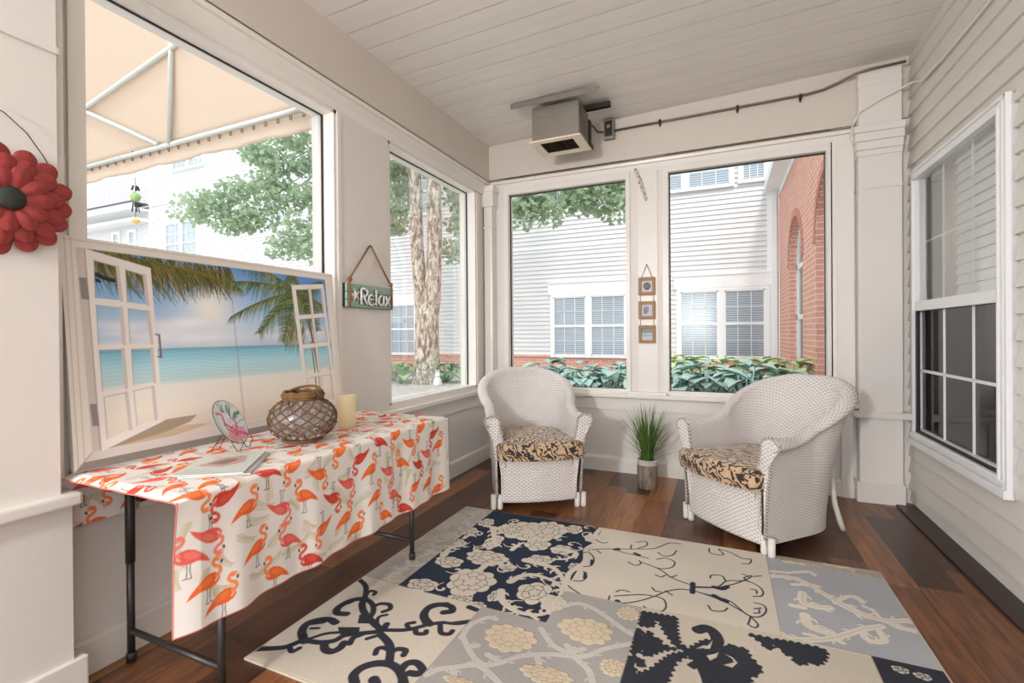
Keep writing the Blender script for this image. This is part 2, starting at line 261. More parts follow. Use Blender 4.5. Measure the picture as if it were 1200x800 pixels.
RUG_BLOOMS=[((-1.128,2.04),0.115,0.127),((-0.808,2.067),0.08,0.093),((-1.329,1.92),0.076,0.057),((-1.171,2.291),0.119,0.081),((-1.333,2.17),0.079,0.057),((-1.106,2.692),0.144,0.135),((-1.22,2.476),0.05,0.095),((-0.981,2.744),0.106,0.151),((-1.193,2.683),0.087,0.097),((-0.972,2.544),0.072,0.074),((-0.826,2.535),0.061,0.058),((-0.898,2.375),0.067,0.055),((-1.424,2.558),0.058,0.057),((-1.387,2.717),0.05,0.063),((-1.015,2.235),0.041,0.041),((-1.095,1.883),0.064,0.037),((-0.65,2.2),0.045,0.045),((-0.844,2.829),0.058,0.063),((-0.964,1.969),0.032,0.047),((-1.416,2.381),0.064,0.06),((-0.998,1.866),0.035,0.035),((-0.701,2.377),0.036,0.044)]
RUG_VINES=[([(-0.965,2.346),(-0.885,2.339),(-0.793,2.319),(-0.717,2.223),(-0.69,2.086)],0.05),([(-0.951,2.115),(-0.924,2.179),(-0.876,2.218),(-0.802,2.213),(-0.73,2.183),(-0.672,2.109)],0.045),([(-0.957,2.02),(-0.923,1.956),(-0.86,1.91),(-0.797,1.895),(-0.725,1.912),(-0.67,1.977),(-0.65,2.014)],0.045),([(-0.856,2.534),(-0.779,2.544),(-0.73,2.509),(-0.784,2.433),(-0.871,2.407)],0.04),([(-1.404,2.461),(-1.39,2.519),(-1.345,2.499)],0.03),([(-1.4,2.227),(-1.409,2.313),(-1.359,2.381)],0.05),([(-1.372,2.664),(-1.262,2.682),(-1.227,2.814)],0.03),([(-1.311,2.661),(-1.187,2.43)],0.05),([(-1.081,2.428),(-1.061,2.53),(-1.017,2.525)],0.03),([(-0.892,1.854),(-0.838,1.878)],0.03),([(-0.77,1.906),(-0.708,1.867)],0.03),([(-0.68,2.187),(-0.66,2.264),(-0.617,2.265)],0.03),([(-1.14,2.172),(-1.116,2.242),(-0.986,2.257)],0.04)]
FLAMINGOS=[(1.078,0.645,0,1,0),(1.005,0.697,1,-1,1),(0.915,0.739,1,1,0),(1.166,0.745,0,-1,1),(1.273,0.729,1,-1,0),(1.385,0.666,1,1,0),(1.213,0.59,1,1,2),(1.323,0.61,0,-1,0),(1.459,0.549,1,1,1),(0.955,0.595,1,1,2),(1.114,0.497,0,1,0),(1.252,0.471,0,-1,2),(0.948,0.46,0,1,0),(0.994,0.392,0,1,0),(1.196,0.378,0,-1,0),(1.404,0.453,1,-1,0),(1.34,0.364,0,-1,1),(1.508,0.731,1,-1,0),(1.623,0.671,1,-1,1),(1.677,0.612,0,1,0),(1.753,0.721,0,-1,1),(1.871,0.724,1,-1,0),(1.972,0.661,1,1,0),(1.805,0.565,1,1,2),(1.916,0.585,0,-1,0),(2.043,0.535,1,1,1),(2.121,0.574,1,1,2),(2.195,0.664,1,-1,1),(2.076,0.719,1,-1,0),(2.237,0.603,0,1,0),(1.545,0.582,1,1,2),(1.709,0.487,0,1,0),(1.854,0.449,0,-1,2),(1.528,0.448,0,1,0),(1.593,0.381,0,1,0),(1.784,0.376,0,-1,0),(2.012,0.435,1,-1,0),(2.135,0.425,0,1,0),(2.233,0.359,0,1,0),(1.933,0.357,0,-1,1),(0.904,0.558,0,-1,2)]
PIC={'outer': [(0.879,1.593),(2.124,1.6),(2.139,0.783),(0.875,0.773)],'inner': [(0.921,1.556),(2.076,1.55),(2.096,0.842),(0.931,0.831)],'innerB': [(1.6,0.786),(2.072,0.837)],'sashL': [(0.961,1.555),(1.154,1.511),(1.161,0.895),(0.966,0.831)],'hinge': [(0.921,1.556),(0.961,1.555),(0.966,0.831),(0.931,0.831)],'mulL': [(1.056,1.534),(1.055,0.883)],'barsL': [[(0.967,1.366),(1.162,1.354)],[(0.959,1.2),(1.161,1.196)],[(0.972,1.032),(1.159,1.049)]],'panes': [[(0.973,1.516),(1.042,1.502),(1.048,1.375),(0.97,1.378)],[(1.072,1.494),(1.133,1.479),(1.137,1.363),(1.071,1.368)],[(0.971,1.352),(1.045,1.345),(1.048,1.21),(0.97,1.208)],[(1.072,1.344),(1.137,1.337),(1.143,1.209),(1.07,1.21)],[(0.971,1.188),(1.043,1.189),(1.045,1.045),(0.973,1.039)],[(1.073,1.188),(1.142,1.189),(1.143,1.058),(1.073,1.05)],[(0.976,1.018),(1.044,1.027),(1.05,0.89),(0.978,0.868)],[(1.072,1.031),(1.136,1.039),(1.139,0.914),(1.075,0.898)]],'sashR': [(1.838,1.504),(2.085,1.558),(2.138,0.836),(1.877,0.845)],'barsR': [[(1.965,1.529),(1.989,0.847)],[(1.848,1.347),(2.088,1.366)],[(1.86,1.192),(2.099,1.196)],[(1.872,1.042),(2.103,1.015)]],'crease': [(1.496,1.489),(1.503,1.177),(1.516,0.796)],'handle': [(1.174,1.243),(1.176,1.154)],'horizon': [(1.186,1.192),(1.797,1.183)],'sun': [(1.353,1.362),(1.426,1.366)],'shadow': [(0.986,0.838),(1.109,0.892),(1.204,0.908),(1.293,0.903),(1.278,0.876),(1.141,0.849)],'frondsA': [(1.006,1.557),(1.832,1.541)],'frondsB': [(1.487,1.466),(1.744,1.556)],'trunk': [(1.927,1.333),(1.971,1.113),(1.992,0.882)]}
# ---------------------------------------------------------------- materials
paint = plain('warm white paint', lin(230,225,219), .45, var=.05, nsc=2.5, bump=.12)
trimp = plain('white gloss trim paint', lin(236,231,224), .32, var=.04, nsc=4, bump=.06)
capp = plain('tan header paint', lin(216,207,196), .5, var=.06, nsc=2)  # slightly tanner than the wall paint
gasket = plain('black window gasket', lin(30,24,24), .5)
brass = plain('yellowed caulk', lin(122,92,40), .6)
vinyl = plain('white vinyl', lin(240,240,240), .35, var=.02)
def glassmat(name, refl=.08, tint=(1,1,1,1), rough=.01):
    t = NT(name); tr = t.new('ShaderNodeBsdfTransparent'); tr.inputs[0].default_value = tint
    gl = t.new('ShaderNodeBsdfGlossy'); gl.inputs['Roughness'].default_value = rough; gl.inputs[0].default_value = (1,1,1,1)
    fr = t.new('ShaderNodeLayerWeight'); fr.inputs[0].default_value = .25
    mx = t.new('ShaderNodeMixShader'); t.l.new(t.mth('ADD', t.mth('MULTIPLY', fr.outputs['Fresnel'], .25), refl), mx.inputs[0])
    t.l.new(tr.outputs[0], mx.inputs[1]); t.l.new(gl.outputs[0], mx.inputs[2]); t.l.new(mx.outputs[0], t.out.inputs[0]); return t.m
clear = glassmat('clear window glass', .0, (.97,.985,.98,1)); mirror = glassmat('reflective sash glass', .16, (.95,.97,.97,1)); dimglass = glassmat('screened sash glass', .07, (.55,.56,.57,1))
extglass = glassmat('house window glass', .10, (.9,.93,.95,1), .25)
def woodfloor():
    t = NT('dark plank floor'); co = t.co(); s = t.sep(co)
    px = t.mth('DIVIDE', s[0], .17); ix = t.mth('FLOOR', px)
    rnd = t.new('ShaderNodeTexWhiteNoise', noise_dimensions='1D'); t.put(rnd.inputs['W'], ix)
    py = t.mth('ADD', t.mth('DIVIDE', s[1], .95), t.mth('MULTIPLY', rnd.outputs[0], 7.3)); iy = t.mth('FLOOR', py)
    cmb = t.new('ShaderNodeCombineXYZ'); t.put(cmb.inputs[0], ix); t.put(cmb.inputs[1], iy)
    wn = t.new('ShaderNodeTexWhiteNoise', noise_dimensions='3D'); t.put(wn.inputs['Vector'], cmb.outputs[0])
    off = t.new('ShaderNodeVectorMath', operation='MULTIPLY_ADD'); t.put(off.inputs[0], cmb.outputs[0]); off.inputs[1].default_value = (3.1, 7.7, 1.3); t.put(off.inputs[2], co)
    g = t.noise(t.mp(off.outputs[0], (9, .9, 1)), 2.2, 6, .62, 1.2)
    g2 = t.noise(t.mp(off.outputs[0], (60, 3, 1)), 2, 4, .6)
    base = t.ramp(t.mth('ADD', t.mth('MULTIPLY', g, .75), t.mth('MULTIPLY', t.mth('SUBTRACT', wn.outputs[0], .5), .45)), [(.12, lin(58,38,28)), (.34, lin(98,62,42)), (.52, lin(146,94,56)), (.72, lin(184,126,74))])
    base = t.mix(t.mth('MULTIPLY', g2, .5), base, (.45,.4,.36,1), 'MULTIPLY')
    fx = t.mth('FRACT', px); fy = t.mth('FRACT', py)
    gx = t.mth('LESS_THAN', t.mth('MINIMUM', fx, t.mth('SUBTRACT', 1, fx)), .009); gy = t.mth('LESS_THAN', t.mth('MINIMUM', fy, t.mth('SUBTRACT', 1, fy)), .0018)
    gap = t.mth('MAXIMUM', gx, gy); col = t.mix(t.mth('MULTIPLY', gap, .8), base, lin(22,14,10))
    t.bump(t.mth('SUBTRACT', t.mth('MULTIPLY', g2, .3), gap), .35, .002)
    return t.fin(col, t.mth('ADD', .24, t.mth('MULTIPLY', g, .2)))
floorm = woodfloor()
def sidingm(name, c):
    t = NT(name); n = t.noise(t.mp(t.co(), (1, 1, 12)), 3, 3)
    return t.fin(t.mix(t.mth('MULTIPLY', n, .6), c, tuple(x*.94 for x in c[:3])+(1,)), .42)
siding_in = sidingm('cream vinyl siding', lin(224,219,210)); siding_out = sidingm('white vinyl siding', lin(222,221,222))
def brickm():
    t = NT('red brick'); b = t.new('ShaderNodeTexBrick'); co = t.co('UV'); t.put(b.inputs['Vector'], co)
    b.inputs['Scale'].default_value = 1; b.inputs['Brick Width'].default_value = .225; b.inputs['Row Height'].default_value = .082; b.inputs['Mortar Size'].default_value = .0065
    b.inputs['Color1'].default_value = lin(214,152,132); b.inputs['Color2'].default_value = lin(200,134,116); b.inputs['Mortar'].default_value = lin(225,215,205)
    n = t.noise(co, 30, 3); t.bump(t.mth('SUBTRACT', 1, b.outputs[1]), .5, .006)
    return t.fin(t.mix(t.mth('MULTIPLY', n, .4), b.outputs[0], lin(220,166,146)), .85)
brick = brickm()
# ================================================================= ROOM
XL, XR, YB = -2.1, 1.22, 4.22
def ceil_z(x): return 3.05 + .03*(x+2.1)
struct('floor', MB().box(-2.35, 1.3, -4.2, 4.4, -.06, 0), floorm)
# ceiling boards run across the room, each with a bevelled v-groove
cm = NT('painted ceiling boards'); n_ = cm.noise(cm.mp(cm.co(), (.6, 6, 1)), 3, 4)
cm.fin(cm.mix(n_, lin(240,236,231), lin(222,217,211)), .38)
groove = plain('dark board seam', lin(70,58,50), .8)
mb = MB(); y = 1.919 - .1735*35
while y < 4.3:
    y1 = min(y+.1735, 4.4); g = .0035
    def q(x, yy, dz): return (x, yy, ceil_z(x)+dz)
    mb.cur = 0
    mb.add([q(-2.3, y+g, 0), q(1.3, y+g, 0), q(1.3, y1-g, 0), q(-2.3, y1-g, 0), q(-2.3, y+g, .03), q(1.3, y+g, .03), q(1.3, y1-g, .03), q(-2.3, y1-g, .03)],
           [(0,3,2,1),(4,5,6,7),(0,1,5,4),(2,3,7,6),(0,4,7,3),(1,2,6,5)])
    y = y1
mb.cur = 1
mb.add([q(-2.3, -4.2, .006), q(1.3, -4.2, .006), q(1.3, 4.4, .006), q(-2.3, 4.4, .006), q(-2.3, -4.2, .05), q(1.3, -4.2, .05), q(1.3, 4.4, .05), q(-2.3, 4.4, .05)], [(0,3,2,1),(4,5,6,7),(0,1,5,4),(2,3,7,6),(0,4,7,3),(1,2,6,5)])
struct('ceiling', mb, [cm.m, groove])

# unseen globe added behind the viewpoint as fill light for the room
t = thing('fill_light', 'unseen white globe added as fill light behind the viewpoint', 'fill light', (-1.35, -3.0, ceil_z(-1.35)))
MB().lathe([(0,0),(.06,0),(.06,-.02),(.01,-.03),(.01,-.95),(0,-.95)], seg=24).build('fill_stem', vinyl, t)
sh_ = NT('emissive fill globe'); sh_.fin(lin(255,252,250), .4, Emission_Color=lin(252,249,248), Emission_Strength=250)
mb = MB(); mb.ball((0, 0, -1.10), .15, sub=3); mb.build('fill_globe', sh_.m, t)

# ---- left wall (outer wall with big windows)
def slab_left(mb, y0, y1, z0, z1, x1=XL-.012, x0=-2.3): mb.box(x0, x1, y0, y1, z0, z1)
mb = MB()
slab_left(mb, -1.2, 4.4, 0, .655, x1=-2.118)                 # knee wall
slab_left(mb, 2.19, 2.668, .655, 2.7, x1=XL)                 # post between the windows
slab_left(mb, 3.99, 4.4, .655, 2.7, x1=-2.12)
slab_left(mb, .30, .87, .655, 2.7, x1=-2.06); slab_left(mb, .87, .94, .655, 2.7, x1=-2.118)                 # behind the pilaster
# header beam, bullnose and sloping cove
struct('wall_left', mb, [paint])
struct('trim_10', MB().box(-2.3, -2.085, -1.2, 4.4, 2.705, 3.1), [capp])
mb = MB()
mb.prism([(-2.085,2.695),(-2.07,2.692),(-2.062,2.68),(-2.066,2.662),(-2.085,2.655),(-2.30,2.655),(-2.30,2.71),(-2.085,2.71)], 'y', .3, 4.235)
mb.prism([(-2.078,2.656),(-2.085,2.60),(-2.10,2.56),(-2.30,2.56),(-2.30,2.656)], 'y', .3, 4.235)
struct('trim_1', mb, [trimp])
struct('trim_2', MB().box(-2.088, -2.081, .3, 4.19, 2.697, 2.703), [brass])
# caulk line just above the bullnose
mb = MB()
mb.box(-2.118, -2.104, .9, 4.24, .545, .655)                  # apron board
mb.bbox(-2.26, -2.066, .42, 4.2, .655, .693, .008)            # sill / stool
mb.box(-2.118, -2.108, .9, 4.2, .545, .552)
struct('trim_3', mb, [trimp])
mb = MB(); mb.prism([(-2.118,0),(-2.092,0),(-2.092,.118),(-2.098,.128),(-2.118,.134)], 'y', .9, 4.2)
struct('baseboard_left', mb, [trimp])
# pilaster at the near end
mb = MB()
mb.box(-2.12, -2.0, .30, .835, .69, 2.70)
mb.bbox(-2.05, -1.988, .30, .842, 2.145, 2.168, .006)
mb.box(-2.12, -2.0, .30, .865, .10, .66)
mb.bbox(-2.12, -1.985, .30, .90, 0, .137, .006)
mb.bbox(-2.12, -1.965, .30, .88, .66, .70, .008)
mb.box(-2.1, -2.04, .835, .87, 1.63, 2.66)
struct('trim_4', mb, [paint])

def left_window(n, y0, y1, z0, z1):
    t = thing('window_%d' % n, None, None, (-2.2, (y0+y1)/2, z0)); t['kind'] = 'structure'
    M_ = Matrix.Translation((2.2, -(y0+y1)/2, -z0))
    f = MB()
    # stepped jambs in front of the glass
    for (xa, xb, w_) in ((-2.185, -2.104, .022), (-2.27, -2.185, .008)):
        f.box(xa, xb, y0-.03, y0+w_, z0, z1); f.box(xa, xb, y1-w_, y1+.035, z0, z1)
        f.box(xa, xb, y0-.03, y1+.035, z1-w_*1.2, z1+.03); f.box(xa-.01, xb, y0-.03, y1+.035, z0-.035, z0+w_*.8)
    f.box(-2.115, -2.096, y1+.002, y1+.03, z0+.01, z1-.01)
    f.xf(M_).build('window_frame', trimp, t)
    g = MB(); w_ = .012; x0, x1 = -2.196, -2.186
    g.box(x0, x1, y0+.008, y0+.008+w_, z0, z1); g.box(x0, x1, y1-.02-w_, y1-.02, z0, z1); g.box(x0, x1, y0, y1, z1-.02-w_, z1-.02); g.box(x0, x1, y0, y1, z0+.012, z0+.017)
    g.xf(M_).build('gasket', gasket, t)
    MB().box(-2.2, -2.196, y0, y1, z0, z1).xf(M_).build('pane', clear, t)
left_window(1, .94, 2.19, .725, 2.565)
left_window(2, 2.668, 3.955, .725, 2.565)

# ---- back wall
mb = MB()
mb.box(-2.35, 1.3, 4.215, 4.4, 0, .655)
mb.box(-2.35, -1.925, YB, 4.4, .655, 2.72); mb.box(-.735, -.44, YB, 4.4, .655, 2.72); mb.box(.745, 1.3, YB, 4.4, .655, 2.72)
struct('wall_back', mb, [paint])
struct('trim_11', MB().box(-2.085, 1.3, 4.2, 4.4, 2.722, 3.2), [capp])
mb = MB()
mb.prism([(4.205,2.70),(4.19,2.697),(4.182,2.685),(4.186,2.667),(4.205,2.66),(4.3,2.66),(4.3,2.71),(4.205,2.71)], 'x', -2.085, .90)
mb.prism([(4.196,2.66),(4.206,2.63),(4.218,2.60),(4.3,2.60),(4.3,2.66)], 'x', -2.1, .90)
mb.box(-.66, -.50, 4.212, 4.222, .69, 2.62)
mb.box(.775, .885, 4.19, 4.225, .72, 2.62); mb.box(.80, .87, 4.17, 4.2, .0, .655); mb.box(.745, .775, 4.205, 4.225, .7, 2.62)
struct('trim_5', mb, [trimp])
struct('trim_6', MB().box(-2.08, .88, 4.193, 4.2, 2.702, 2.708), [brass])
mb = MB(); mb.bbox(-2.09, .90, 4.145, 4.28, .655, .69, .008); mb.box(-2.1, .89, 4.198, 4.216, .545, .655); mb.box(-.75, -.43, 4.17, 4.222, .69, .712)
struct('trim_7', mb, [trimp])
mb = MB(); mb.prism([(4.215,0),(4.182,0),(4.182,.108),(4.19,.122),(4.215,.13)], 'x', -2.1, .90)
struct('baseboard_back', mb, [trimp])
# corner post in the far left corner
mb = MB(); cx, cy = -2.06, 4.165
mb.bbox(cx-.05, cx+.04, cy-.045, cy+.06, .69, 2.60, .018)
for z0, z1, e in ((2.44, 2.60, .022), (2.58, 2.64, .032), (2.235, 2.25, .008), (.69, .80, .012)): mb.bbox(cx-.05-e, cx+.04+e, cy-.045-e, cy+.06, z0, z1, .008)
struct('trim_8', mb, [trimp])
# square column in the far right corner
mb = MB(); x0, x1, yf = .898, 1.148, 4.12
mb.bbox(x0, x1, yf, 4.23, .0, 3.06, .004)
for z0, z1, e in ((0, .145, .022), (2.225, 2.245, .008), (2.46, 2.50, .010), (2.50, 2.56, .018), (2.56, 2.62, .026), (2.62, 2.67, .034), (2.955, 3.0, .006)):
    mb.bbox(x0-e, x1+e*.4, yf-e, 4.23, z0, z1, .006)
mb.bbox(x0-.03, 1.20, yf-.035, 4.23, .60, .648, .012)
mb.box(x0+.035, x0+.04, yf-.003, yf, 2.68, 2.95)
struct('trim_9', mb, [paint])

def back_window(n, x0, x1, z0, z1, side=.03):
    t = thing('window_%d' % n, None, None, ((x0+x1)/2, 4.26, z0)); t['kind'] = 'structure'
    M_ = Matrix.Translation((-(x0+x1)/2, -4.26, -z0)); f = MB()
    f.box(x0-.045, x0, 4.205, 4.30, z0-.02, z1+.055); f.box(x1, x1+.035, 4.205, 4.30, z0-.02, z1+.055)
    f.box(x0, x1, 4.205, 4.30, z1, z1+.055); f.box(x0, x1, 4.20, 4.30, z0-.03, z0)
    f.box(x0, x0+.004, 4.23, 4.3, z0, z1); f.box(x0, x1, 4.235, 4.3, z0, z0+.008)
    f.xf(M_).build('window_frame', trimp, t)
    g = MB(); w_ = .011
    g.box(x0+.003, x0+.003+w_, 4.25, 4.258, z0, z1); g.box(x1-.008, x1-.002, 4.25, 4.258, z0, z1); g.box(x0, x1, 4.25, 4.258, z1-w_-.002, z1-.002); g.box(x0, x1, 4.25, 4.258, z0+.008, z0+.013)
    g.xf(M_).build('gasket', gasket, t)
    MB().box(x0, x1, 4.259, 4.263, z0, z1).xf(M_).build('pane', clear, t)
back_window(3, -1.89, -.765, .715, 2.558)
back_window(4, -.412, .718, .715, 2.568)

# ---- right wall: lap siding of the house
mb = MB(); lap = .119; k = 0; WY0, WY1, WZ0, WZ1 = 2.862, 4.105, .455, 2.292
def laps(mb, ya, yb, zlo, zhi):
    z = 2.60 - lap*30
    while z < 3.4:
        a, b = max(z, zlo), min(z+lap, zhi)
        if b - a > .004:
            fr = lambda zz: XR - .019*(1-(zz-z)/lap) - .001
            mb.prism([(fr(a), a), (fr(b), b), (XR+.02, b), (XR+.02, a)], 'y', ya, yb)
        z += lap
laps(mb, -1.3, WY0, 0.02, 3.4); laps(mb, WY1, 4.4, .02, 3.4); laps(mb, WY0, WY1, .02, WZ0); laps(mb, WY0, WY1, WZ1, 3.4)
struct('wall_right', mb, [siding_in])
darkwood = plain('dark threshold board', lin(52,32,28), .35, var=.3, nsc=6)
struct('baseboard_right', MB().bbox(1.098, 1.21, -1.3, 4.12, 0, .014, .004), [darkwood])
# window in the house wall
t = thing('window_5', None, None, (1.22, 3.48, .45)); t['kind'] = 'structure'
M_ = Matrix.Translation((-1.22, -3.48, -.45))
f = MB(); a0, a1, b0, b1 = 2.985, 4.085, .53, 2.24
xo, xi = 1.188, 1.26
f.box(xo, xi, WY0+.03, a0, WZ0, WZ1); f.box(xo, xi, a1, WY1, WZ0, WZ1); f.box(xo, xi, a0, a1, b1, WZ1); f.box(xo, xi, a0, a1, WZ0, b0)
f.box(xo-.008, xo+.01, WY0+.06, WY0+.075, WZ0, WZ1); f.box(xo-.008, xo+.01, WY0+.1, WY0+.112, b0-.02, b1+.02); f.bbox(xo-.02, xo+.02, WY0+.02, WY1+.01, WZ0-.01, WZ0+.03, .005); f.bbox(xo-.014, xo+.01, WY0+.03, WY1, b0-.035, b0-.01, .005)
f.box(xo-.012, xo+.01, WY0+.02, WY1, WZ1-.012, WZ1+.004); f.box(xo-.012, xo+.01, WY0+.015, WY0+.03, WZ0, WZ1)
f.xf(M_).build('window_frame', vinyl, t)
f = MB(); zm = 1.385
f.box(1.20, 1.235, a0, a1, zm-.033, zm+.03); f.box(1.205, 1.235, a0, a0+.012, zm, b1); f.box(1.205, 1.235, a1-.012, a1, zm, b1)
f.box(1.232, 1.238, a0, a1, 1.80, 1.81)
for yy in (a0+.36, a0+.73): f.box(1.232, 1.238, yy-.004, yy+.004, zm, b1)
f.xf(M_).build('upper_sash', vinyl, t)
f = MB()
for yy in (a0+.36, a0+.73): f.box(1.232, 1.242, yy-.004, yy+.004, b0, zm)
f.box(1.232, 1.242, a0, a1, .94, .957); f.box(1.225, 1.25, a0, a1, b0, b0+.022)
f.xf(M_).build('lower_sash', vinyl, t)
sm = NT('insect screen'); s_ = sm.fin(lin(40,42,45), .7)
f = MB(); f.box(1.205, 1.222, a0, a0+.012, b0, zm-.03); f.box(1.205, 1.222, a1-.03, a1, b0, zm-.03); f.box(1.205, 1.222, a0, a1, b0, b0+.014)
f.xf(M_).build('screen_frame', gasket, t)
MB().box(1.226, 1.229, a0, a1, zm, b1).xf(M_).build('pane', mirror, t)
MB().box(1.243, 1.246, a0, a1, b0, zm).xf(M_).build('pane', dimglass, t)
# the dark room behind that window with slats and folds imitating a reflection
mb = MB(); mb.box(2.1, 2.15, 2.4, 4.6, .2, 2.6); mb.box(1.30, 2.15, 2.4, 2.45, .2, 2.6); mb.box(1.3, 2.15, 4.55, 4.6, .2, 2.6); mb.box(1.3, 2.15, 2.4, 4.6, .15, .2); mb.box(1.3, 2.15, 2.4, 4.6, 2.6, 2.65)
mb.box(1.262, 1.30, 2.4, a0, .15, 2.65); mb.box(1.262, 1.30, a1, 4.6, .15, 2.65); mb.box(1.262, 1.30, a0, a1, b1, 2.65); mb.box(1.262, 1.30, a0, a1, .15, b0)
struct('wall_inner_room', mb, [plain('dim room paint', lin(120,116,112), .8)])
cur = NT('beige curtain'); cur.bump(cur.noise(cur.co(), 30, 2), .3, .003); cur.fin(lin(196,184,168), .9)
mb = MB(); pts = [(1.36+.02*math.sin(k*1.1), 3.72+.0215*k) for k in range(20)]
mb.v = []; 
for k, (x, yy) in enumerate(pts): mb.v += [(x, yy, 1.42), (x, yy, 2.3), (x+.006, yy, 1.42), (x+.006, yy, 2.3)]
for k in range(19):
    a = 4*k; mb.f += [[a, a+4, a+5, a+1], [a+2, a+3, a+7, a+6], [a+1, a+5, a+7, a+3], [a, a+2, a+6, a+4]]
mb.f += [[0, 1, 3, 2], [76, 78, 79, 77]]; mb.mi = [0]*len(mb.f); mb.sm = [True]*len(mb.f)
tag(mb.build('reflection_folds', cur.m), 'beige folds standing in for a reflection, added behind the upper panes of the window in the siding wall', 'reflection_folds')  # gathered sheet added in place of a reflection in the panes

mb = MB(); z_ = 1.43
while z_ < 2.28: mb.add([(1.285, 2.90, z_), (1.285, 3.70, z_), (1.30, 3.70, z_+.058), (1.30, 2.90, z_+.058)], [(0,1,2,3)]); z_ += .06
o_ = mb.build('window_blind', vinyl); m_o = o_.modifiers.new('thick', 'SOLIDIFY'); m_o.thickness = .0015  # slats added to look like siding reflected in the panes
tag(o_, 'white slats standing in for reflected siding, added behind the upper right panes of the window in the siding wall', 'blind')

# ================================================================= SERVICES ON THE WALLS
steel = plain('grey galvanised steel', lin(150,144,134), .42, .6, var=.2, nsc=9)
darksteel = plain('dark steel', lin(60,56,52), .45, .6)
cream = plain('cream enamel', lin(232,218,194), .4)
t = thing('ceiling_heater', 'grey sheet metal fan heater hung from the white board ceiling above the windows', 'heater', (-1.19, 3.72, 2.74))
M_ = Matrix.Translation((1.19, -3.72, -2.74))
mb = MB(); mb.bbox(-1.385, -1.0, 3.57, 3.86, 2.752, 3.018, .004)
for k in range(9): mb.box(-.999, -.9965, 3.61, 3.80, 2.80+.018*k, 2.806+.018*k)
mb.box(-1.35, -1.16, 3.5675, 3.57, 2.93, 2.934); mb.box(-1.395, -1.385, 3.68, 3.75, 2.88, 2.94)
mb.xf(M_).build('housing', steel, t)
mb = MB(); o_ = (-1.405, -.985, 3.555, 3.90); i_ = (-1.335, -1.06, 3.61, 3.83); z0, z1 = 2.738, 2.752
mb.bbox(o_[0], o_[1], o_[2], i_[2], z0, z1, .003); mb.bbox(o_[0], o_[1], i_[3], o_[3], z0, z1, .003); mb.bbox(o_[0], i_[0], i_[2], i_[3], z0, z1, .003); mb.bbox(i_[1], o_[1], i_[2], i_[3], z0, z1, .003)
g = mb.xf(M_).build('outlet_frame', cream, t, 'cream outlet frame on the underside')
mb = MB()
for k in range(10):
    y = 3.615+.0215*k; mb.prism([(y, 2.742), (y+.014, 2.756), (y+.017, 2.754), (y+.003, 2.740)], 'x', -1.335, -1.06)
mb.box(-1.335, -1.06, 3.61, 3.83, 2.762, 2.766)
for x in (-1.25, -1.15): mb.box(x, x+.004, 3.61, 3.83, 2.742, 2.76)
mb.xf(M_).build('grille', plain('dark brown louvre', lin(54,34,30), .5, .3), t)
mb = MB(); mb.prism([(3.515,3.062),(3.555,3.062),(3.555,3.058),(3.519,3.058),(3.519,3.018),(3.515,3.018)], 'x', -1.55, -.835)
mb.xf(M_).build('mounting_rail', steel, t)
mb = MB(); mb.prism([(3.80,3.07),(3.84,3.07),(3.84,3.03),(3.836,3.03),(3.836,3.066),(3.804,3.066),(3.804,3.03),(3.80,3.03)], 'x', -1.45, -.81)
mb.xf(M_).build('mounting_rail', darksteel, t)
mb = MB(); mb.bbox(-1.18, -.985, 3.90, 3.985, 2.77, 2.80, .004); mb.bbox(-1.05, -.99, 3.86, 3.93, 2.77, 2.98, .004)
mb.xf(M_).build('rear_bracket', darksteel, t)
t = thing('thermostat_box', 'small dark thermostat box on the header beam beside the ceiling heater', 'thermostat', (-.895, 4.17, 2.91))
mb = MB(); mb.bbox(-.047, .047, -.03, .028, 0, .17, .005); mb.build('box', steel, t)
mb = MB(); mb.bbox(-.032, .032, -.036, -.029, .02, .15, .003); mb.build('face_plate', darksteel, t)
mb = MB(); v_ = MB(); v_.lathe([(0, .012), (.016, .012), (.02, 0), (0, 0)], seg=20); v_.xf(Matrix.Translation((0, -.036, .10)) @ Matrix.Rotation(R(90), 4, 'X')); v_.build('dial', steel, t)
mb = MB(); mb.tube([(-.95, 4.17, 2.985), (-.99, 4.14, 2.98), (-1.01, 4.05, 3.0), (-1.02, 3.95, 2.97), (-1.01, 3.9, 2.95)], .007, 8)
tag(mb.build('heater_wire', darksteel), 'short curved flex between the ceiling heater and its thermostat box', 'wire')
mb = MB(); mb.tube([(-.848, 4.182, 2.985), (-.3, 4.182, 2.99), (.3, 4.182, 2.996), (.60, 4.182, 3.0), (.70, 4.18, 3.012), (.80, 4.165, 3.04), (.88, 4.115, 3.055), (.96, 4.103, 3.062), (1.165, 4.103, 3.07)], .0095, 10)
t = tag(mb.build('metal_conduit', plain('brown conduit', lin(120,108,94), .4, .5)), 'thin metal conduit running along the header beam to the corner column', 'conduit')
for x in (-.47, .12, .55):
    mb = MB(); mb.box(x-.01, x+.01, 4.17, 4.2, 2.972, 3.008); mb.box(x-.006, x+.006, 4.186, 4.2, 2.955, 2.975); c = mb.build('pipe_clip', darksteel, t)
mb = MB(); mb.tube([(.872, 4.17, 2.70), (.885, 4.15, 2.735), (.905, 4.10, 2.775), (1.0, 4.10, 2.83), (1.15, 4.10, 2.895), (1.197, 4.09, 2.915), (1.196, 3.98, 2.87), (1.194, 3.90, 2.835), (1.194, 3.6, 2.818), (1.194, 3.1, 2.812), (1.194, 1.5, 2.80)], .0075, 8)
tag(mb.build('white_cable', trimp), 'painted cable crossing the corner column and running along the cream siding', 'cable')
mb = MB(); mb.tube([(.87, 4.16, 2.70), (.872, 4.15, 2.66), (.868, 4.16, 2.62), (.872, 4.165, 2.58)], [.008, .016, .012, .006], 8)
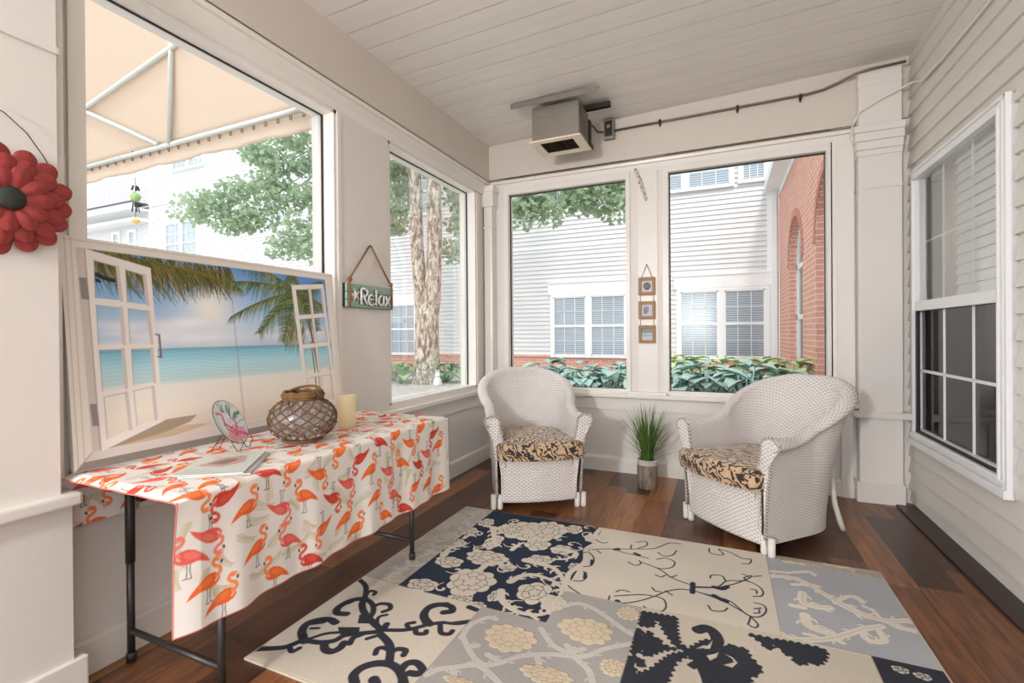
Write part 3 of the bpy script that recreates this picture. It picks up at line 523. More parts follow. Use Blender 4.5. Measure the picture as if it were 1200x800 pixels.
tag(mb.build('caulk_blob', trimp), 'lump of white sealant under the cable beside the corner column', 'sealant')
# crusty hanging ornament between the back windows
orn = NT('flaking white plaster'); nn = orn.noise(orn.co(), 60, 3); orn.bump(nn, 1, .004); orn.fin(orn.ramp(nn, [(.38, lin(150,112,78)), (.52, lin(222,214,204))]), .9)
mb = MB(); rr = random.Random(3)
for k in range(80):
    f_ = k/79; mb.ball((-.675+.085*f_+rr.uniform(-.008,.008), 4.206, 2.63-.27*f_), rr.uniform(.006,.014), 1, .45, 1.3, 1)
tag(mb.build('plaster_ornament', orn.m), 'narrow flaking white ornament stuck high on the post between the back windows', 'ornament')
# ================================================================= CHAIRS
def weave_mat():
    t = NT('white woven wicker'); s = t.sep(t.co('UV'))
    u = t.mth('DIVIDE', s[0], .0165); v = t.mth('DIVIDE', s[1], .0115)
    iv = t.mth('FLOOR', v); fv = t.mth('FRACT', v)
    strand = t.mth('SINE', t.mth('MULTIPLY', fv, PI))
    ph = t.mth('ADD', t.mth('MULTIPLY', u, PI), t.mth('MULTIPLY', iv, PI))
    over = t.mth('SINE', ph)
    h = t.mth('MULTIPLY', strand, t.mth('ADD', .58, t.mth('MULTIPLY', over, .42)))
    gap = t.mth('SMOOTH_MIN', 1, t.mth('MULTIPLY', h, 2.2), .2)
    n = t.noise(t.co(), 9, 3)
    white = t.mix(n, lin(250,249,250), lin(236,232,231))
    col = t.mix(gap, lin(186,170,154), white)
    t.bump(h, .75, .006)
    return t.fin(col, .5, Specular_IOR_Level=.35)
wick = weave_mat()
def braid_mat():
    t = NT('white braided cane'); s = t.sep(t.co('UV'))
    a = t.mth('SINE', t.mth('ADD', t.mth('MULTIPLY', s[0], 330), t.mth('MULTIPLY', s[1], 300)))
    t.bump(a, .8, .005); return t.fin(t.mix(t.mth('MULTIPLY', t.mth('ADD', a, 1), .5), lin(150,130,110), lin(230,225,218)), .55)
braid = braid_mat(); legp = plain('chipped white leg paint', lin(228,224,216), .5, var=.12, nsc=20)
def cushion_mat():
    t = NT('tropical leaf upholstery'); co = t.co()
    w1 = t.new('ShaderNodeTexWave', wave_type='BANDS'); t.put(w1.inputs[0], t.mp(co, (1,1,1), (.3,.5,.9))); w1.inputs['Scale'].default_value = 12; w1.inputs['Distortion'].default_value = 13; w1.inputs['Detail'].default_value = 2; w1.inputs['Detail Scale'].default_value = 1.4
    vd = t.vor(co, 11, 'Distance'); n = t.noise(co, 24, 3, .6, 1.5); n2 = t.noise(co, 9, 2, .5, 2)
    veins = t.ramp(w1.outputs[1], [(.36, (0,0,0,1)), (.46, (1,1,1,1))])
    blk = t.ramp(t.mth('ADD', n2, t.mth('MULTIPLY', vd, .25)), [(.40, (0,0,0,1)), (.47, (1,1,1,1))])
    f = t.mth('MULTIPLY', veins, blk)
    tan = t.mix(n, lin(224,198,164), lin(168,130,90))
    t.bump(n, .25, .003)
    return t.fin(t.mix(f, lin(34,28,34), tan), .62, Sheen_Weight=.25)
cushm = cushion_mat()
piping = plain('dark piping', lin(70,44,30), .6)
def curve_u(s):
    """plan of the shell, s in 0..1 from the left arm front round the back to the right arm front -> centre, outward normal"""
    a, b, yf, ym = .305, .315, -.35, .02
    L1 = ym-yf; n = 60; P_ = [(-a, yf+L1*i/20) for i in range(20)]
    P_ += [(-a*math.copysign(abs(math.cos(t))**.82, math.cos(t)), ym+b*math.sin(t)**.82) for t in [PI*i/n for i in range(n+1)]]
    P_ += [(a, ym-L1*(i+1)/20) for i in range(20)]
    return np.array(P_)
def make_chair(label, loc, rz):
    t = thing('wicker_armchair', label, 'chair', loc, rz, 'white wicker armchairs')
    P0 = curve_u(0); d = np.gradient(P0, axis=0); d /= np.hypot(d[:, 0], d[:, 1])[:, None]; N = np.stack([-d[:, 1], d[:, 0]], 1)   # outward
    seg = np.r_[0, np.cumsum(np.hypot(*np.diff(P0, axis=0).T))]; L = seg[-1]
    s_i = np.linspace(0, L, 150); P0 = np.stack([np.interp(s_i, seg, P0[:, k]) for k in (0, 1)], 1); N = np.stack([np.interp(s_i, seg, N[:, k]) for k in (0, 1)], 1); N /= np.hypot(N[:, 0], N[:, 1])[:, None]
    y = P0[:, 1]; u_ = s_i/L; e = np.clip((.5-np.abs(u_-.5)-.09)/.37, 0, 1); e = e*e*(3-2*e)
    H = .635 + .285*e; back = np.clip((y-.0)/.33, 0, 1)
    front = np.clip(1-(y+.35)/.22, 0, 1)      # 1 at the arm fronts
    rows = []; 
    def row(off, z, hz=0): rows.append(np.concatenate([P0+N*off[:, None], z[:, None]], 1))
    zb = np.full_like(H, .062); one = np.ones_like(H)
    ot = .020+.120*back+.014*front; ob = -.012-.012*back
    for f in np.linspace(0, 1, 16):
        z = zb+(H-.055-zb)*f; o = ob+(ot-ob)*(f**1.7) + .012*np.sin(PI*f)*0; row(o, z)
    for a in np.linspace(-.35, PI+.25, 14):
        r = .038+.012*back+.016*front
        row(ot-.012+r*np.cos(a)-.0, H-.03+r*np.sin(a)*.85)
    oi0 = -.070*one; oit = ot-.012-.038-.012*back-.016*front
    for f in np.linspace(0.06, 1, 14):
        z = (H-.05)+(.30-(H-.05))*f; o = oit+(oi0-oit)*(1-(1-f)**1.6); row(o, z)
    row(oi0+.01, zb+0)
    Pm = np.array(rows); v = np.r_[0, np.cumsum(np.hypot(*np.diff(Pm[:, 75, :], axis=0)[:, [1, 2]].T))]
    U = np.broadcast_to(s_i[None, :], Pm.shape[:2]); V = np.broadcast_to(v[:, None], Pm.shape[:2])
    gridmesh('wicker_shell', Pm, wick, t, uv=np.stack([U, V], -1))
    # arm fronts: closing faces following the section
    for j, nm in ((0, 1), (-1, 1)):
        sec = Pm[:, j, :]; n = len(sec); cen = sec.mean(0)
        K = 6; G = np.array([[cen+(p-cen)*f for p in sec] for f in np.linspace(.02, 1, K)])
        G[:, :, 1] -= (1-np.linspace(.02, 1, K)**2)[:, None]*.012+.004
        uv = np.stack([G[..., 0], G[..., 2]], -1)
        gridmesh('arm_front', G, wick, t, uv=uv, closed_u=False)
        q = MB(); outer = [tuple(p+np.array([0, -.002, 0])) for p in sec[1:-1:1]]; q.tube(outer, .0085, 8); o = q.build('braid_edge', braid, t)
        uvl = o.data.uv_layers.new(name='UVMap')
        for li, lp in enumerate(o.data.loops): c_ = o.data.vertices[lp.vertex_index].co; uvl.data[li].uv = (c_.z, c_.x)
    # front skirt and seat deck
    xs = np.linspace(-.268, .268, 40); bow = -.352-.03*(1-(xs/.268)**2)
    zz = np.linspace(.062, .375, 24); G = np.array([[(x, b, z) for x, b in zip(xs, bow)] for z in zz]+[[(x, b+.05, .385) for x, b in zip(xs, bow)]])
    uv = np.stack([G[..., 0]+.5, G[..., 2]], -1); sk = gridmesh('front_skirt', G, wick, t, uv=uv)
    so_ = sk.modifiers.new('thick', 'SOLIDIFY'); so_.thickness = .012; so_.offset = -1
    # raised diamond woven into the skirt
    mb = MB(); mb.add([(0, -.3865, .31), (.075, -.382, .235), (0, -.3865, .16), (-.075, -.382, .235), (0, -.389, .235)], [(0,1,4),(1,2,4),(2,3,4),(3,0,4)]); o = mb.build('woven_diamond', wick, sk)
    uvl = o.data.uv_layers.new(name='UVMap')
    for li, lp in enumerate(o.data.loops): c_ = o.data.vertices[lp.vertex_index].co; uvl.data[li].uv = (c_.x*.8+c_.z*.6, c_.z*.8-c_.x*.6)
    mb = MB(); mb.prism([(-.262,-.34),(.262,-.34),(.262,.03),(.2,.2),(.1,.26),(-.1,.26),(-.2,.2),(-.262,.03)], 'z', .33, .355); mb.build('seat_deck', legp, t)
    # legs
    for sx in (-1, 1):
        for dx in (0, .045):
            mb = MB(); mb.lathe([(0, 0), (.017, 0), (.019, .01), (.019, .10), (0, .10)], (sx*(.318-dx), -.335, 0), 14); mb.build('leg', legp, t)
        mb = MB(); mb.tube([(sx*.222, .395, .0), (sx*.215, .375, .06), (sx*.205, .345, .16), (sx*.195, .335, .28), (sx*.19, .345, .42), (sx*.19, .36, .60)], [.016, .016, .015, .015, .014, .012], 10); mb.build('leg', legp, t)
    return t
def make_cushion(label, loc, rz):
    # plan outline
    pts = []
    for a, b in [(-.295,-.36),(-.298,-.39),(-.28,-.425),(-.2,-.445),(-.1,-.458),(0,-.462),(.1,-.458),(.2,-.445),(.28,-.425),(.298,-.39),(.295,-.36),(.240,-.345),(.238,-.2),(.238,-.02),(.225,.08),(.19,.17),(.1,.228),(0,.24),(-.1,.228),(-.19,.17),(-.225,.08),(-.238,-.02),(-.238,-.2),(-.240,-.345)]: pts.append((a, b))
    p = np.array(pts); n = len(p); q = np.vstack([p[-1], p, p[:2]]); o = []
    for i in range(1, n+1):
        for tt in np.linspace(0, 1, 5)[:-1]: o.append(.5*((2*q[i])+(-q[i-1]+q[i+1])*tt+(2*q[i-1]-5*q[i]+4*q[i+1]-q[i+2])*tt*tt+(-q[i-1]+3*q[i]-3*q[i+1]+q[i+2])*tt**3))
    p = np.array(o); c = np.array([0, -.1]); rows = []
    for f, z in [(.02,.352),(.5,.352),(.9,.355),(.965,.36),(.99,.372),(1.0,.39),(1.006,.41),(1.0,.435),(.992,.450),(.97,.464),(.93,.472),(.8,.480),(.6,.486),(.35,.489),(.02,.490)]:
        rows.append(np.c_[c+(p-c)*f, np.full(len(p), z)])
    G = np.array(rows); G[..., 2] += .006*np.sin(G[..., 0]*17)*np.cos(G[..., 1]*13)*(G[..., 2] > .44)
    t = thing('seat_cushion', label, 'cushion', loc, rz)
    gridmesh('cushion_body', G, cushm, t, closed_u=True)
    for f, z in ((1.0, .452), (.985, .366)):
        mb = MB(); mb.tube([tuple(c+(r-c)*f)+(z,) for r in p], .0045, 6, closed=True); mb.build('piping', cushm, t)
    return t
ch1 = ((-1.175-.33*.522, 3.11+.33*.853, 0), R(31.5)); ch2 = ((.01+.33*.692, 3.11+.33*.722, 0), R(-43.8))
c1 = make_chair('white wicker barrel armchair in the far left corner by the folding table', *ch1)
c2 = copy_tree(c1)
for c_, sx in ((c1, -1), (c2, 1)):       # the feet that stand on the edge of the rug
    for l_ in c_.children:
        if l_.name.startswith('leg') and l_.data.vertices[0].co.y < 0 and l_.data.vertices[0].co.x*sx > 0: l_.location.z = .0135
c2 = c2; c2.location = ch2[0]; c2.rotation_euler.z = ch2[1]; c2['label'] = 'white wicker barrel armchair at right, before the corner column, turned towards the table'
k1 = make_cushion('black and tan leaf print cushion on the wicker armchair left of the potted grass', *ch1)
k2 = copy_tree(k1); k2.location = ch2[0]; k2.rotation_euler.z = ch2[1]; k2['label'] = 'black and tan leaf print cushion on the wicker armchair right of the potted grass'
for k in (k1, k2): k['group'] = 'leaf print seat cushions'

# ================================================================= POTTED GRASS
t = thing('potted_grass', 'tall artificial grass in a grey cylinder pot between the two wicker chairs', 'plant', (-.545, 3.86, 0))
pm = NT('mottled grey pot'); s = pm.sep(pm.co()); nn = pm.noise(pm.mp(pm.co(), (1,1,.4)), 28, 4)
bark = pm.ramp(nn, [(.3, lin(92,76,66)), (.6, lin(150,134,122))]); pm.bump(nn, .6, .004)
pm.fin(pm.mix(pm.mth('GREATER_THAN', s[2], .185), bark, lin(196,190,188)), .6)
MB().lathe([(0,0),(.071,0),(.076,.006),(.078,.22),(.076,.226),(.068,.226),(.066,.19),(0,.19)], seg=40).build('pot', pm.m, t)
MB().lathe([(0,.202),(.067,.198),(.067,.19)], seg=24).build('soil', plain('dark soil', lin(36,28,22), .9), t)
gm = NT('grass blades'); s = gm.sep(gm.co()); nn = gm.noise(gm.co(), 14, 2)
gm.fin(gm.mix(nn, lin(34,70,30), lin(112,150,60)), .5)
mb = MB(); rr = random.Random(5)
for k in range(210):
    a = rr.uniform(0, 2*PI); r0 = rr.uniform(0, .05); lean = rr.choice([rr.uniform(.02,.12), rr.uniform(.05,.26), rr.uniform(.1,.30)]); h = rr.uniform(.30, .50) if lean < .2 else rr.uniform(.22,.42)
    if k % 16 == 0: lean = rr.uniform(.22,.3); h = rr.uniform(.05,.16)
    da = (math.cos(a), math.sin(a)); w0 = rr.uniform(.0022, .0042); pp = (-da[1], da[0]); tw = rr.uniform(-1,1)
    v = []; K = 6
    for i in range(K+1):
        f = i/K; off = r0+lean*(f**1.6); z = .20+h*(f-.12*f*f*(lean*4)); ww = w0*(1-f**2.2)+.0003
        c_ = (da[0]*off, da[1]*off, z); ax = (pp[0]*math.cos(tw*f)+da[0]*math.sin(tw*f), pp[1]*math.cos(tw*f)+da[1]*math.sin(tw*f))
        v += [(c_[0]-ax[0]*ww, c_[1]-ax[1]*ww, c_[2]), (c_[0]+ax[0]*ww, c_[1]+ax[1]*ww, c_[2])]
    mb.add(v, [(2*i, 2*i+1, 2*i+3, 2*i+2) for i in range(K)], True)
o = mb.build('grass_blades', gm.m, t)

# ================================================================= RUG
BEI = lin3(218,208,193); GR = lin3(176,172,168); NAVY = lin3(52,60,76); CHAR = lin3(58,60,68); CRM = lin3(226,216,202)
p = Paint(-1.652, 1.225, .72, 2.93, .0026, BEI)
def rect(x0, x1, y0, y1, c, h=None):
    w = p.win(x0, x1, y0, y1); m_ = ((p.X[w] >= x0) & (p.X[w] < x1) & (p.Y[w] >= y0) & (p.Y[w] < y1)).astype(float); p.lay(w, m_, c, h)
def lobes(path, w_, col, h, step=.028, ln=.6):
    """leafy side lobes along a scroll"""
    q_ = np.array(path, float); sg_ = 1
    for a_, b_ in zip(q_[:-1], q_[1:]):
        L_ = np.hypot(*(b_-a_)); n_ = max(1, int(L_/step))
        for i_ in range(n_):
            c_ = a_+(b_-a_)*(i_+.5)/n_; d_ = (b_-a_)/max(L_, 1e-6); nn_ = np.array([-d_[1], d_[0]])*sg_; sg_ = -sg_
            p.stroke([c_, c_+nn_*w_*ln+d_*w_*.15, c_+nn_*w_*ln*1.35+d_*w_*.6], w_*.5, col, h, taper=True)
def scallop(poly_, r_, col, h):
    q_ = np.array(list(poly_)+[poly_[0]], float)
    for a_, b_ in zip(q_[:-1], q_[1:]):
        L_ = np.hypot(*(b_-a_)); n_ = int(L_/(r_*2.2))
        for i_ in range(n_): c_ = a_+(b_-a_)*(i_+.5)/n_; p.stroke([c_, c_+1e-4], r_*1.8, col, h, smooth=False)
def region_keep(x0, x1, y0, y1, fn, extra=None):
    """draw, but keep the drawing inside one patch of the rug"""
    c0, h0 = p.c.copy(), p.h.copy(); fn()
    m_ = (p.X >= x0) & (p.X < x1) & (p.Y >= y0) & (p.Y < y1)
    if extra: m_ |= (p.X >= extra[0]) & (p.X < extra[1]) & (p.Y >= extra[2]) & (p.Y < extra[3])
    p.c[~m_] = c0[~m_]; p.h[~m_] = h0[~m_]
rect(-1.652, -1.435, 1.88, 2.94, lin3(188,184,176)); rect(-1.435, -.68, 1.872, 2.94, NAVY); rect(-.98, -.68, 1.2, 1.872, GR); rect(-.68, -.33, 1.2, 2.14, GR)
rect(.21, .73, 2.155, 2.94, lin3(176,178,182)); rect(-.33, .5, 1.2, 2.145, lin3(206,196,180)); rect(.5, .73, 1.2, 2.155, CHAR)
def d0():
    rs = np.random.RandomState(4)
    for k in range(14): p.flower((-1.56+rs.uniform(-.05,.06), 1.93+.075*k), rs.uniform(.04,.075), rs.uniform(.03,.05), lin3(214,204,188), lin3(184,176,164), .4, 7, k, .8)
    for k in range(12):
        cx, cy = -1.54+rs.uniform(-.07,.08), 1.95+.08*k; th = rs.uniform(0, 6)
        p.stroke([(cx+.012*f*math.cos(th+f*.8), cy+.012*f*math.sin(th+f*.8)) for f in range(1, 7)], .014, lin3(216,208,194), .4)
region_keep(-1.66, -1.435, 1.88, 2.94, d0)
def d1():
    for s, w_ in RUG_DARK: p.stroke(s, w_, CHAR, 0)
    for s in RUG_DARKPOLY[:2]: p.poly(s, CHAR, 0)
region_keep(-1.66, -.98, 1.2, 1.885, d1)
def d2():
    for k, (c_, a, b) in enumerate(RUG_BLOOMS): p.flower(c_, a*1.04, b*1.04, CRM if c_[1] > 2.4 else BEI, NAVY, .5, 9 if a > .08 else 6, k, lw=.0045)
    for s, w_ in RUG_VINES: p.stroke(s, w_*.9, CRM if s[0][1] > 2.4 else BEI, .5, taper=True); lobes(s, w_*.9, CRM if s[0][1] > 2.4 else BEI, .5)
    rs = np.random.RandomState(9)
    for k in range(40):
        cx, cy = rs.uniform(-1.40,-.72), rs.uniform(1.9, 2.9); th = rs.uniform(0, 6); sg = rs.choice([-1, 1])
        if 0.3 < rs.rand(): p.stroke([(cx+.011*f*math.cos(th+sg*f*.75), cy+.011*f*math.sin(th+sg*f*.75)) for f in range(0, 6)], .017, CRM if cy > 2.4 else BEI, .5, taper=True)
region_keep(-1.45, -.68, 1.872, 2.94, d2)
# outer edge of the damask patch melts into the next beige patch
for s_ in ((-.69,2.75,.07,.06),(-.70,2.02,.06,.07)): p.flower(s_[:2], s_[2], s_[3], BEI, BEI*.8, .5, 7, 3)
p.stroke([(-.69,2.93),(-.70,2.8),(-.66,2.72),(-.70,2.6),(-.67,2.45),(-.71,2.3),(-.68,2.15)], .03, BEI, .4)
def d3():
    for s, w_ in RUG_THIN: p.stroke(s, w_*.9, NAVY, 0)
region_keep(-.68, .21, 2.14, 2.94, d3, (-.9, -.66, 2.1, 2.94))
def d4():
    for s, w_ in RUG_CORAL: p.stroke(s, w_*.62, CRM, .6); lobes(s, w_*.7, CRM, .6, .034)
    for s, w_ in RUG_CORAL[:4]: p.stroke(s, .004, lin3(196,186,172), .4)
    for k in range(9): p.flower((.24+.055*k, 2.90-.004*k), .035, .028, lin3(196,180,140), lin3(150,138,112), .5, 5, k, .6)
region_keep(.21, .73, 2.155, 2.94, d4)
def d5():
    for s, w_ in RUG_SCROLL: p.stroke(s, w_*1.1, lin3(208,203,195), .3); lobes(s, .03, lin3(204,198,190), .3, .07)
    for k, (c_, a, b) in enumerate(RUG_FLOWERS): p.flower(c_, a*.95, b*.95, lin3(222,206,180), lin3(170,150,120), .7, 11, k, lw=.003)
    for c_ in [(-.86,1.30),(-.55,1.30),(-.45,1.45)]: p.flower(c_, .1, .08, lin3(222,206,180), lin3(170,150,120), .7, 11, 5, lw=.003)
region_keep(-.98, -.68, 1.2, 1.872, d5, (-.68, -.33, 1.2, 2.14))
def d6():
    for s in RUG_DARKPOLY[2:]: p.poly(s, CHAR, .7); scallop(s, .010, CHAR, .7)
    for s, w_ in RUG_DARK2: p.stroke(s, w_, CHAR, .7)
    for s in RUG_HOLES: p.poly(s, lin3(206,196,180), 0)
    for c_, a in (((-.05,1.55),.10),((.2,1.62),.09),((.38,1.75),.06),((.1,1.35),.12),((-.2,1.35),.1),((.40,1.42),.1)): p.flower(c_, a, a*.8, CHAR, lin3(206,196,180), .7, 8, int(a*100))
    p.stroke([(-.1,1.9),(-.05,1.75),(-.05,1.55),(.05,1.4),(.25,1.3)], .035, CHAR, .7); p.stroke([(.05,1.6),(.2,1.65),(.38,1.78),(.47,1.95)], .03, CHAR, .7)
region_keep(-.33, .5, 1.2, 2.15, d6)
def d7():
    for k, c_ in enumerate([(.575,2.105),(.635,2.095),(.60,1.95),(.66,1.8),(.58,1.65),(.64,1.45)]): p.flower(c_, .026 if k < 2 else .06, .02 if k < 2 else .05, CRM, CHAR, .6, 6, k)
region_keep(.5, .73, 1.2, 2.155, d7)
# seams
for s in ([(-1.652,1.882),(-.98,1.872)], [(-.98,1.872),(-.98,1.22)], [(-.98,1.872),(-.68,1.872)], [(.21,2.155),(.21,2.93)], [(-.33,2.147),(.5,2.155)], [(-.33,2.14),(-.33,1.22)], [(.5,2.155),(.5,1.22)], [(-1.435,1.88),(-1.435,2.93)]): p.stroke(s, .003, lin3(160,140,112), 0, .7, smooth=False)
# woven binding
dE = np.minimum(np.minimum(p.X+1.652, .72-p.X), np.minimum(p.Y-1.225, 2.93-p.Y)); mE = (dE < .010); p.c[mE] = lin3(198,186,166)
# slow fading of the pile colour
ph = .04*np.sin(p.X*9+1.3*np.sin(p.Y*7))+.03*np.sin(p.Y*13+p.X*5); p.c *= (1+ph)[..., None]
Z = .0115+.0016*p.h - np.where(dE < .006, .004, 0)
G = np.stack([p.X, p.Y, Z], -1)
# hem: fold the border down to the floor
ring = lambda A, dz: A
t = thing('patchwork_rug', 'large patchwork damask rug in beige, grey and navy on the plank floor', 'rug', (-.466, 2.08, 0))
off = np.array([-.466, 2.08, 0])
gridmesh('rug_pile', G-off, vcol('rug wool', .92, hatch=True, spec=.1), t, col=p.c, height=p.h)
mb = MB(); mb.bbox(-1.186, 1.186, -.8555, .8505, .0, .0095, .003); mb.build('rug_backing', plain('woven rug edge', lin(198,186,166), .9, nsc=60), t)
# ================================================================= FOLDING TABLE AND CLOTH
tm = plain('dark painted table steel', lin(62,58,56), .42, .4, var=.2)
t = thing('folding_table', 'long folding table with dark steel legs along the left windows', 'table', (-1.77, 1.6, 0))
M_ = Matrix.Translation((1.77, -1.6, 0))
MB().bbox(-2.045, -1.468, .90, 2.315, .712, .742, .008).xf(M_).build('tabletop', plain('grey table laminate', lin(170,164,156), .5), t)
for yl in (1.055, 2.118):
    for x in (-2.04, -1.53):
        zf_ = .0135 if (x > -1.6 and yl > 2) else 0
        mb = MB(); mb.tube([(x, yl, zf_), (x, yl, .38)], .0125, 12); mb.tube([(x, yl, .37), (x, yl, .712)], .0155, 12); mb.lathe([(0,0),(.017,0),(.017,.03),(.013,.034)], (x, yl, zf_), 14)
        l_ = mb.xf(M_).build('leg', tm, t)
        if x < -2: MB().bbox(-2.02, -1.99, yl+.01, yl+.05, .60, .66, .005).xf(M_).build('latch', gasket, t)
    MB().tube([(-2.04, yl, .115), (-1.53, yl, .115)], .011, 10).xf(M_).build('crossbar', tm, t)
    MB().tube([(-2.04, yl, .66), (-1.53, yl, .66)], .010, 10).xf(M_).build('crossbar', tm, t)
    mb = MB(); s_ = 1 if yl < 1.5 else -1; mb.tube([(-1.785, yl, .66), (-1.785, yl+s_*.22, .715)], .008, 8); mb.xf(M_).build('brace', tm, t)

# tablecloth: v = 0 at the back hem, over the top, down the front
CW = lin3(236,230,224)
vb, vt, vf = .20, .606, .40            # back drop, top width, front drop
pc = Paint(.862, -.42, 2.345, vb+vt, .0027, CW)       # y along the table, v: front drop negative, top 0..vt, back drop beyond
ORs = [[lin3(240,110,52), lin3(250,140,78)], [lin3(206,66,52), lin3(222,92,74)], [lin3(232,100,90), lin3(244,134,118)]]
def frond(x, y, L, a):
    kh = lin3(206,196,164)
    st = [(x+L*f*math.cos(a+.35*f), y+L*f*math.sin(a+.35*f)) for f in np.linspace(0, 1, 6)]; pc.stroke(st, .002, kh, op=.9)
    for f in np.linspace(.1, .95, 9):
        for sg in (-1, 1):
            b = a+.35*f+sg*.9; q0 = (x+L*f*math.cos(a+.35*f), y+L*f*math.sin(a+.35*f)); l_ = L*.30*(1-.5*f)
            pc.stroke([q0, (q0[0]+l_*.6*math.cos(b), q0[1]+l_*.6*math.sin(b)), (q0[0]+l_*math.cos(b-sg*.4), q0[1]+l_*math.sin(b-sg*.4))], .0055, kh, op=.85, taper=True)
def bird(cx, cy, flip, face, ci, sc_=.053, rs=random.Random(2)):
    sy = -1 if flip else 1; face = face
    T = lambda pts: [(cx+face*sc_*a, cy+sy*sc_*b) for a, b in pts]
    c0, c1 = ORs[ci]; K = lin3(40,30,32)
    # legs
    pc.stroke(T([(.0,-.38),(.03,-.8),(-.03,-1.25)]), .0024, K); pc.stroke(T([(-.03,-1.25),(.12,-1.27)]), .0028, K)
    pc.stroke(T([(.18,-.38),(.16,-.75),(.20,-1.22)]), .0024, K); pc.stroke(T([(.20,-1.22),(.36,-1.24)]), .0028, K)
    body = [(-1.05,-.72),(-.85,-.35),(-.55,-.02),(-.2,.28),(.15,.42),(.5,.38),(.72,.15),(.76,-.1),(.6,-.32),(.3,-.44),(0,-.45),(-.35,-.40),(-.7,-.55)]
    pc.poly(T(body), c0)
    pc.poly(T([(-.5,-.1),(-.1,.22),(.3,.26),(.3,0),(0,-.2),(-.3,-.25)]), c1, op=.6); pc.stroke(T([(.55,.22),(.62,.02),(.5,-.12)]), .0045, lin3(250,214,196), op=.8)
    pc.stroke(T([(.55,.15),(.78,.30),(.74,.58),(.50,.72),(.36,.92),(.46,1.14),(.62,1.14)]), .0105, c1)
    pc.stroke(T([(.56,1.12),(.70,1.10)]), .016, c1, smooth=False); pc.stroke(T([(.74,1.08),(.86,.98),(.86,.86)]), .007, lin3(238,190,170)); pc.stroke(T([(.87,.92),(.84,.82)]), .0065, K, smooth=False)
rr = random.Random(12)
for k in range(230): frond(rr.uniform(.85, 2.35), rr.uniform(-.42, vb+vt), rr.uniform(.06,.10), rr.uniform(0, 2*PI))
tile = [b for b in FLAMINGOS if 1.05 <= b[0] < 1.645]
for (y, z, fl, fa, ci) in FLAMINGOS: bird(y, z-.745, fl, fa, ci)
for jj in (1, 2):
    for ii in (-1, 0, 1, 2):
        for (y, z, fl, fa, ci) in tile:
            yy = y+.595*ii+(.0 if jj == 1 else .3); vv = z-.745+.415*jj
            if vv > .05: bird(yy, vv, fl, fa, ci)
hem = np.minimum(np.minimum(pc.X-.862, 2.345-pc.X), pc.Y+.42) < .004; pc.c[hem] = lin3(214,120,110)
v = pc.Y; yy = pc.X; rc = .014
x = np.empty_like(v); z = np.empty_like(v)
top = (v >= 0) & (v <= vt)
xf_, xb_ = -1.452, -1.452-vt
x[top] = xf_ - v[top]; z[top] = .7475
fr = v < 0; d = -v
ang = np.minimum(d, rc*PI/2)/rc
wav = .010*np.sin(yy*19+.6)*np.clip(d/.4, 0, 1)+.006*np.sin(yy*41+2)*np.clip(d/.4, 0, 1)
x[fr] = (xf_+rc*np.sin(ang)+wav-0*d)[fr]; z[fr] = (.7475-rc*(1-np.cos(ang))-np.maximum(d-rc*PI/2, 0))[fr]
bk = v > vt; db = v-vt; angb = np.minimum(db, rc*PI/2)/rc
x[bk] = (xb_-rc*np.sin(angb)*.6)[bk]; z[bk] = (.7475-rc*(1-np.cos(angb))-np.maximum(db-rc*PI/2, 0))[bk]
# ends sag over the table ends a little
e0 = np.clip(.895-yy, 0, 1); e1 = np.clip(yy-2.318, 0, 1); mt = (v > -.015)
z = z - np.where(mt, e0*.45, 0) - np.where(mt, e1*1.6, 0)
z += np.where(top, .0008*np.sin(yy*60)*np.sin(v*45), 0)
x = np.where(fr, x-np.clip(.93-yy, 0, 1)*.25*np.clip(d/.2, 0, 1), x)
cl = gridmesh('tablecloth', np.stack([x+1.78, yy-1.6, z-.7475], -1), vcol('printed cotton', .85, bump=.25), col=pc.c)
so_ = cl.modifiers.new('thick', 'SOLIDIFY'); so_.thickness = .0016; so_.offset = 1
cl.location = (-1.78, 1.6, .7475)
tag(cl, 'white tablecloth printed with orange and red flamingos over the folding table', 'tablecloth')
TZ = .7495

# ================================================================= BEACH WINDOW PRINT (flat board)
W_, H_ = 1.258, .822; yo, zo = .878, .772
q = Paint(yo, zo, yo+W_, zo+H_, .0024, lin3(228,224,216))
X, Y = q.X, q.Y
def mask_poly(pts):
    k = Paint(yo, zo, yo+W_, zo+H_, .0024, (0, 0, 0)); k.poly(pts, (1, 1, 1)); return k.c[..., :1]
inner = [(.921,1.556),(2.076,1.556),(2.096,.842),(.931,.831)]
mi = mask_poly(inner)
def grad(y, stops):
    ys = [s[0] for s in stops]; cs = np.array([s[1] for s in stops]); return np.stack([np.interp(y, ys, cs[:, k]) for k in range(3)], -1)
sea0, hor = 1.0, 1.188
scn = grad(Y, [(.80, lin3(214,202,182)), (.95, lin3(236,228,214)), (1.04, lin3(232,230,222)), (1.06, lin3(190,216,216)), (1.12, lin3(172,216,226)), (1.17, lin3(132,194,212)), (1.187, lin3(104,160,184)), (1.19, lin3(200,208,220)), (1.23, lin3(216,224,234)), (1.34, lin3(176,206,232)), (1.58, lin3(88,150,214))])
side = np.clip(np.abs(X-1.42)/.6, 0, 1)[..., None]; sky = (Y > 1.19)[..., None]
scn = np.where(sky, scn*(1-.35*side*np.array([1,.6,.25])), scn)
wv = .5+.5*np.sin(Y*420+3*np.sin(X*9)+2*np.sin(X*23)); seam_ = ((Y > 1.05) & (Y < 1.187))[..., None]; scn = np.where(seam_, scn*(1+.10*(wv[..., None]-.5)), scn)
gl = np.exp(-((X-1.39)**2+(Y-1.37)**2)/.012)[..., None]*.85; scn = scn*(1-gl)+lin3(248,240,226)*gl   # printed sun
rs = np.random.RandomState(2)
